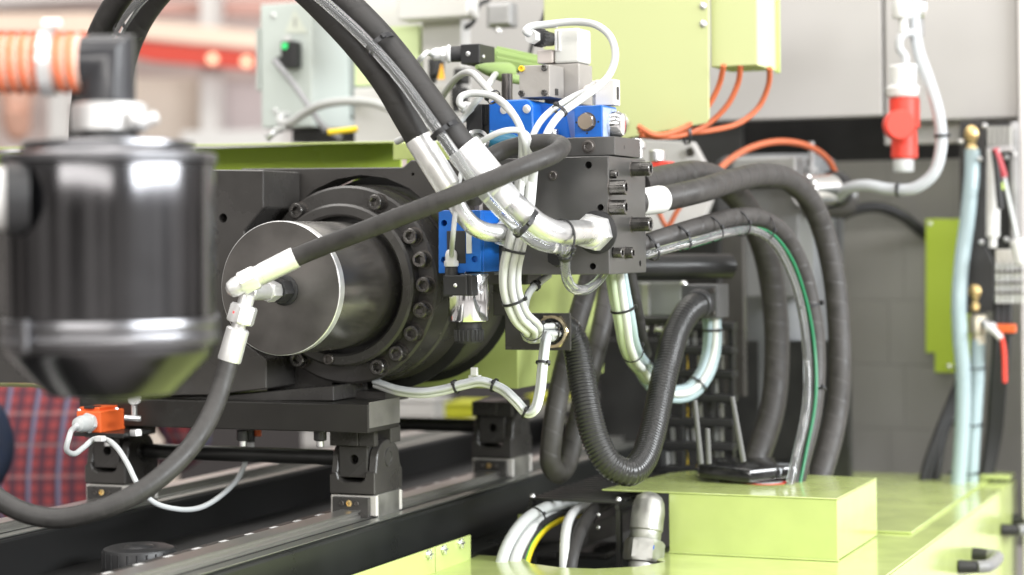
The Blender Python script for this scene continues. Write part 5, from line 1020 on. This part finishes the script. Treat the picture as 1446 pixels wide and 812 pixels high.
# ================================================================== FAR RIGHT: VALVE PANEL WITH MILKY TUBES
vp = thing('fitting_board', 'dark upright panel with brass fittings at the right edge', 'panel', at_y(1372, 440, 3.62))
pprism('plate', mat('charcoal_plate', (.035, .034, .034), .4), [(1355, 171), (1392, 171), (1393, 350), (1404, 372), (1404, 440), (1355, 440)], 3.58, .01, vp, .001)
pbox('side_frame', SILVER, 1428, 172, 1437, 350, 3.57, .02, vp, .001); pbox('dark_gap', BLACKP, 1394, 172, 1426, 440, 3.6, .006, vp, .001)
for x, y in ((1391, 178), (1386, 342), (1357, 200), (1384, 225), (1421, 222), (1421, 338), (1432, 218)): bolt('screw', ZINC, at_y(x, y, 3.57), -MY, .005, .006, vp, 'dome')
def elbow(px, py, lab, s=1.0, d=3.55):
    t = thing('brass_elbow', lab, 'fitting', at_d(px, py + 30, d), 'brass fittings at the right edge'); a = at_d(px, py, d)
    lathe('knee', BRASS, a + MZ * .014 * s, -MZ, [(-.004, .004), (-.001, .011 * s), (.006, .0155 * s), (.016, .0165 * s), (.026, .014 * s), (.03, .0135 * s)], t, 24); lathe('collar', BRASS, a - MZ * .018 * s, -MZ, [(0, .0125 * s), (.004, .0145 * s), (.014, .0145 * s), (.016, .012 * s)], t, 24)
    return t
elbow(1373, 190, 'upper brass elbow on the dark panel at the right edge'); e2 = elbow(1378, 412, 'lower brass elbow with red lever valve on the dark panel')
zz0 = at_d(1381, 445, 3.53); lathe('valve_body', mat('pale_brass', (.72, .66, .52), .35, .8), zz0, -MZ, [(0, .014), (.004, .016), (.03, .016), (.034, .012), (.05, .013)], e2, 24); rod('valve_stem', ZINC, at_d(1390, 455, 3.5), at_d(1402, 462, 3.47), .008, e2, 16); tube('red_lever', REDP, D((1400, 464, 3.46), (1412, 472, 3.45), (1417, 490, 3.45), (1419, 540, 3.45)), .0042, e2, 10); tube('lever_root', WPL, D((1394, 462, 3.47), (1404, 468, 3.455), (1414, 478, 3.448)), .006, e2, 10)
mtl, _mp = hose('milky_tube', MILKY, ((1373, 212, 3.54), (1372, 250, 3.53), (1366, 310, 3.52), (1358, 370, 3.51), (1354, 430, 3.5), (1356, 480, 3.5), (1360, 530, 3.5), (1359, 600, 3.5), (1353, 685, 3.5), (1350, 720, 3.5)), .0132, 'left milky blue tube from the upper brass elbow down behind the table', 'tube')
hose('milky_tube', MILKY, ((1381, 480, 3.53), (1380, 520, 3.53), (1377, 570, 3.53), (1373, 630, 3.53), (1370, 690, 3.53), (1369, 720, 3.53)), .0128, 'right milky blue tube from the lower brass elbow down behind the table', 'tube')
_, qq = tube('x', TIE, D((1368, 430, 3.5), (1368, 700, 3.5)), .001, None, 6); bpy.data.objects.remove(_)

for x, y in ((1366, 441), (1368, 520), (1366, 600), (1362, 668)): tie(smooth(D((x, y - 20, 3.51), (x, y, 3.51), (x, y + 20, 3.51))), x, y, .0165, mtl, .029, None, None, .6, .0012) if y > 450 else tie(smooth(D((x, y - 20, 3.51), (x, y, 3.51), (x, y + 20, 3.51))), x, y, .0165, mtl, .031, None, None, .6, .0012)
for k, (x0, x1) in enumerate(((1408, 1388), (1416, 1392), (1424, 1396), (1400, 1310), (1396, 1318), (1392, 1328))):
    lab = ['black hose under the terminal strip nearest the milky tubes', 'middle black hose under the terminal strip', 'rightmost black hose under the terminal strip', 'black hose slanting furthest left behind the milky tubes', 'second slanting black hose behind the milky tubes', 'slanting black hose closest behind the milky tubes'][k]
    hose('slim_hose', BLKPL, ((x0, 425, 3.49), (x0 - 2, 490, 3.5), ((x0 * 2 + x1) / 3, 560, 3.55), ((x0 + x1) / 2, 610, 3.57), (x1, 680, 3.57), (x1 - 8, 730, 3.56)) if k < 3 else ((1362 + 6 * (k - 3), 520, 3.6), (1345 + 7 * (k - 3), 560, 3.6), ((x1 + 1352) / 2 - 6, 610, 3.58), (x1 - 4, 665, 3.56), (x1 - 14, 730, 3.55)), .0072, lab, 'hose', None, 12)
ob = thing('orange_sleeve', 'row of orange marker sleeves on black hoses at the right edge', 'marker', at_d(1415, 465, 3.47)); dbox('sleeve', ORANGE, 1398, 458, 1434, 470, 3.475, .012, ob, .002); dbox('strap', BLKPL, 1400, 471, 1432, 473, 3.475, .012, ob, .001)
ts = thing('terminal_strip', 'grey terminal blocks with silver screws at the right edge', 'terminal strip', at_d(1420, 400, 3.455))
for k in range(6): dbox('terminal', BEIGE, 1406 + k * 7, 352, 1411.5 + k * 7, 372, 3.455, .02, ts, .001); rod('pin', ZINC, at_d(1408 + k * 7, 372, 3.455), at_d(1408 + k * 7, 428, 3.465), .0032, ts, 10)
for y in (382, 398, 412): dbox('busbar', PHOS, 1404, y, 1444, y + 3.5, 3.445, .01, ts, .001)
bkx = thing('ribbed_block', 'grey ribbed block at the top of the right hand panel', 'block', at_d(1410, 210, 3.455))
for k in range(5): dbox('rib', GREYD, 1394 + k * 7, 178, 1399 + k * 7, 206, 3.455, .03, bkx, .001)
dbox('base', SILVER, 1393, 206, 1429, 214, 3.4555, .03, bkx, .001)
wt = thing('white_sleeve', 'white tube sleeve hanging beside the red pliers handle', 'sleeve', at_d(1403, 335, 3.445)); rod('sleeve', WPL, at_d(1403, 212, 3.455), at_d(1402, 335, 3.455), .0115, wt, 18); rod('end', WPL, at_d(1402, 335, 3.455), at_d(1402, 350, 3.455), .007, wt, 18)
tl = thing('hanging_tool', 'hanging tool with red handle and grey lead at the right edge', 'tool', at_d(1412, 300, 3.42)); tube('red_grip', mat('dark_red', (.35, .03, .04), .4), D((1404, 210, 3.42), (1410, 225, 3.42), (1418, 250, 3.42)), .0065, tl, 12); tube('dark_grip', BLKPL, D((1404, 212, 3.42), (1408, 240, 3.42), (1411, 275, 3.42), (1413, 295, 3.42)), .006, tl, 12); tube('lead', GCABLE, D((1418, 250, 3.42), (1426, 290, 3.42), (1436, 335, 3.42)), .0035, tl, 10); rod('white_end', WPL, at_d(1436, 338, 3.42), at_d(1444, 372, 3.42), .013, tl, 16); rod('green_band', GREEND, at_d(1413, 258, 3.494), at_d(1414, 268, 3.494), .0075, tl, 12)

# things seen under the housing, behind the bed
for i, (x0, y0, x1, y1, d, m_, lab) in enumerate(((545, 566, 612, 592, 4.6, WHITE, 'blurred white box seen under the green housing'), (626, 572, 672, 592, 4.4, mat('yellow_cloth', (.6, .62, .03), .6), 'blurred yellow green box seen under the housing, left one'), (742, 562, 785, 596, 4.4, mat('yellow_cloth', (.6, .62, .03), .6), 'blurred yellow green box seen left of the hanging dark hose'), (615, 606, 662, 622, 4.6, WHITE, 'blurred small white box behind the rear cross rod'), (425, 606, 466, 634, 4.6, WHITE, 'blurred white box behind the near carriage spacer'), (745, 596, 770, 618, 4.6, WHITE, 'blurred pale box behind the rear carriage'))):
    t = thing('crate', lab, 'box', at_d(x0, y1, d), 'boxes behind the bed'); dbox('box_wall', m_, x0, y0, x1, y1, d, .1, t, .006); dbox('box_lid', m_, x0 - 1, y0 - 3, x1 + 1, y0 - .5, d - .005, .11, t, .003); dbox('skirt', GREYD, x0, y1 + .5, x1, 900, d + .01, .09, t, .003)
kind(dbox('back_screen', mat('dark_screen', (.05, .045, .045), .7), 250, 380, 1000, 950, 5.4, .05, None, .004), 'structure')
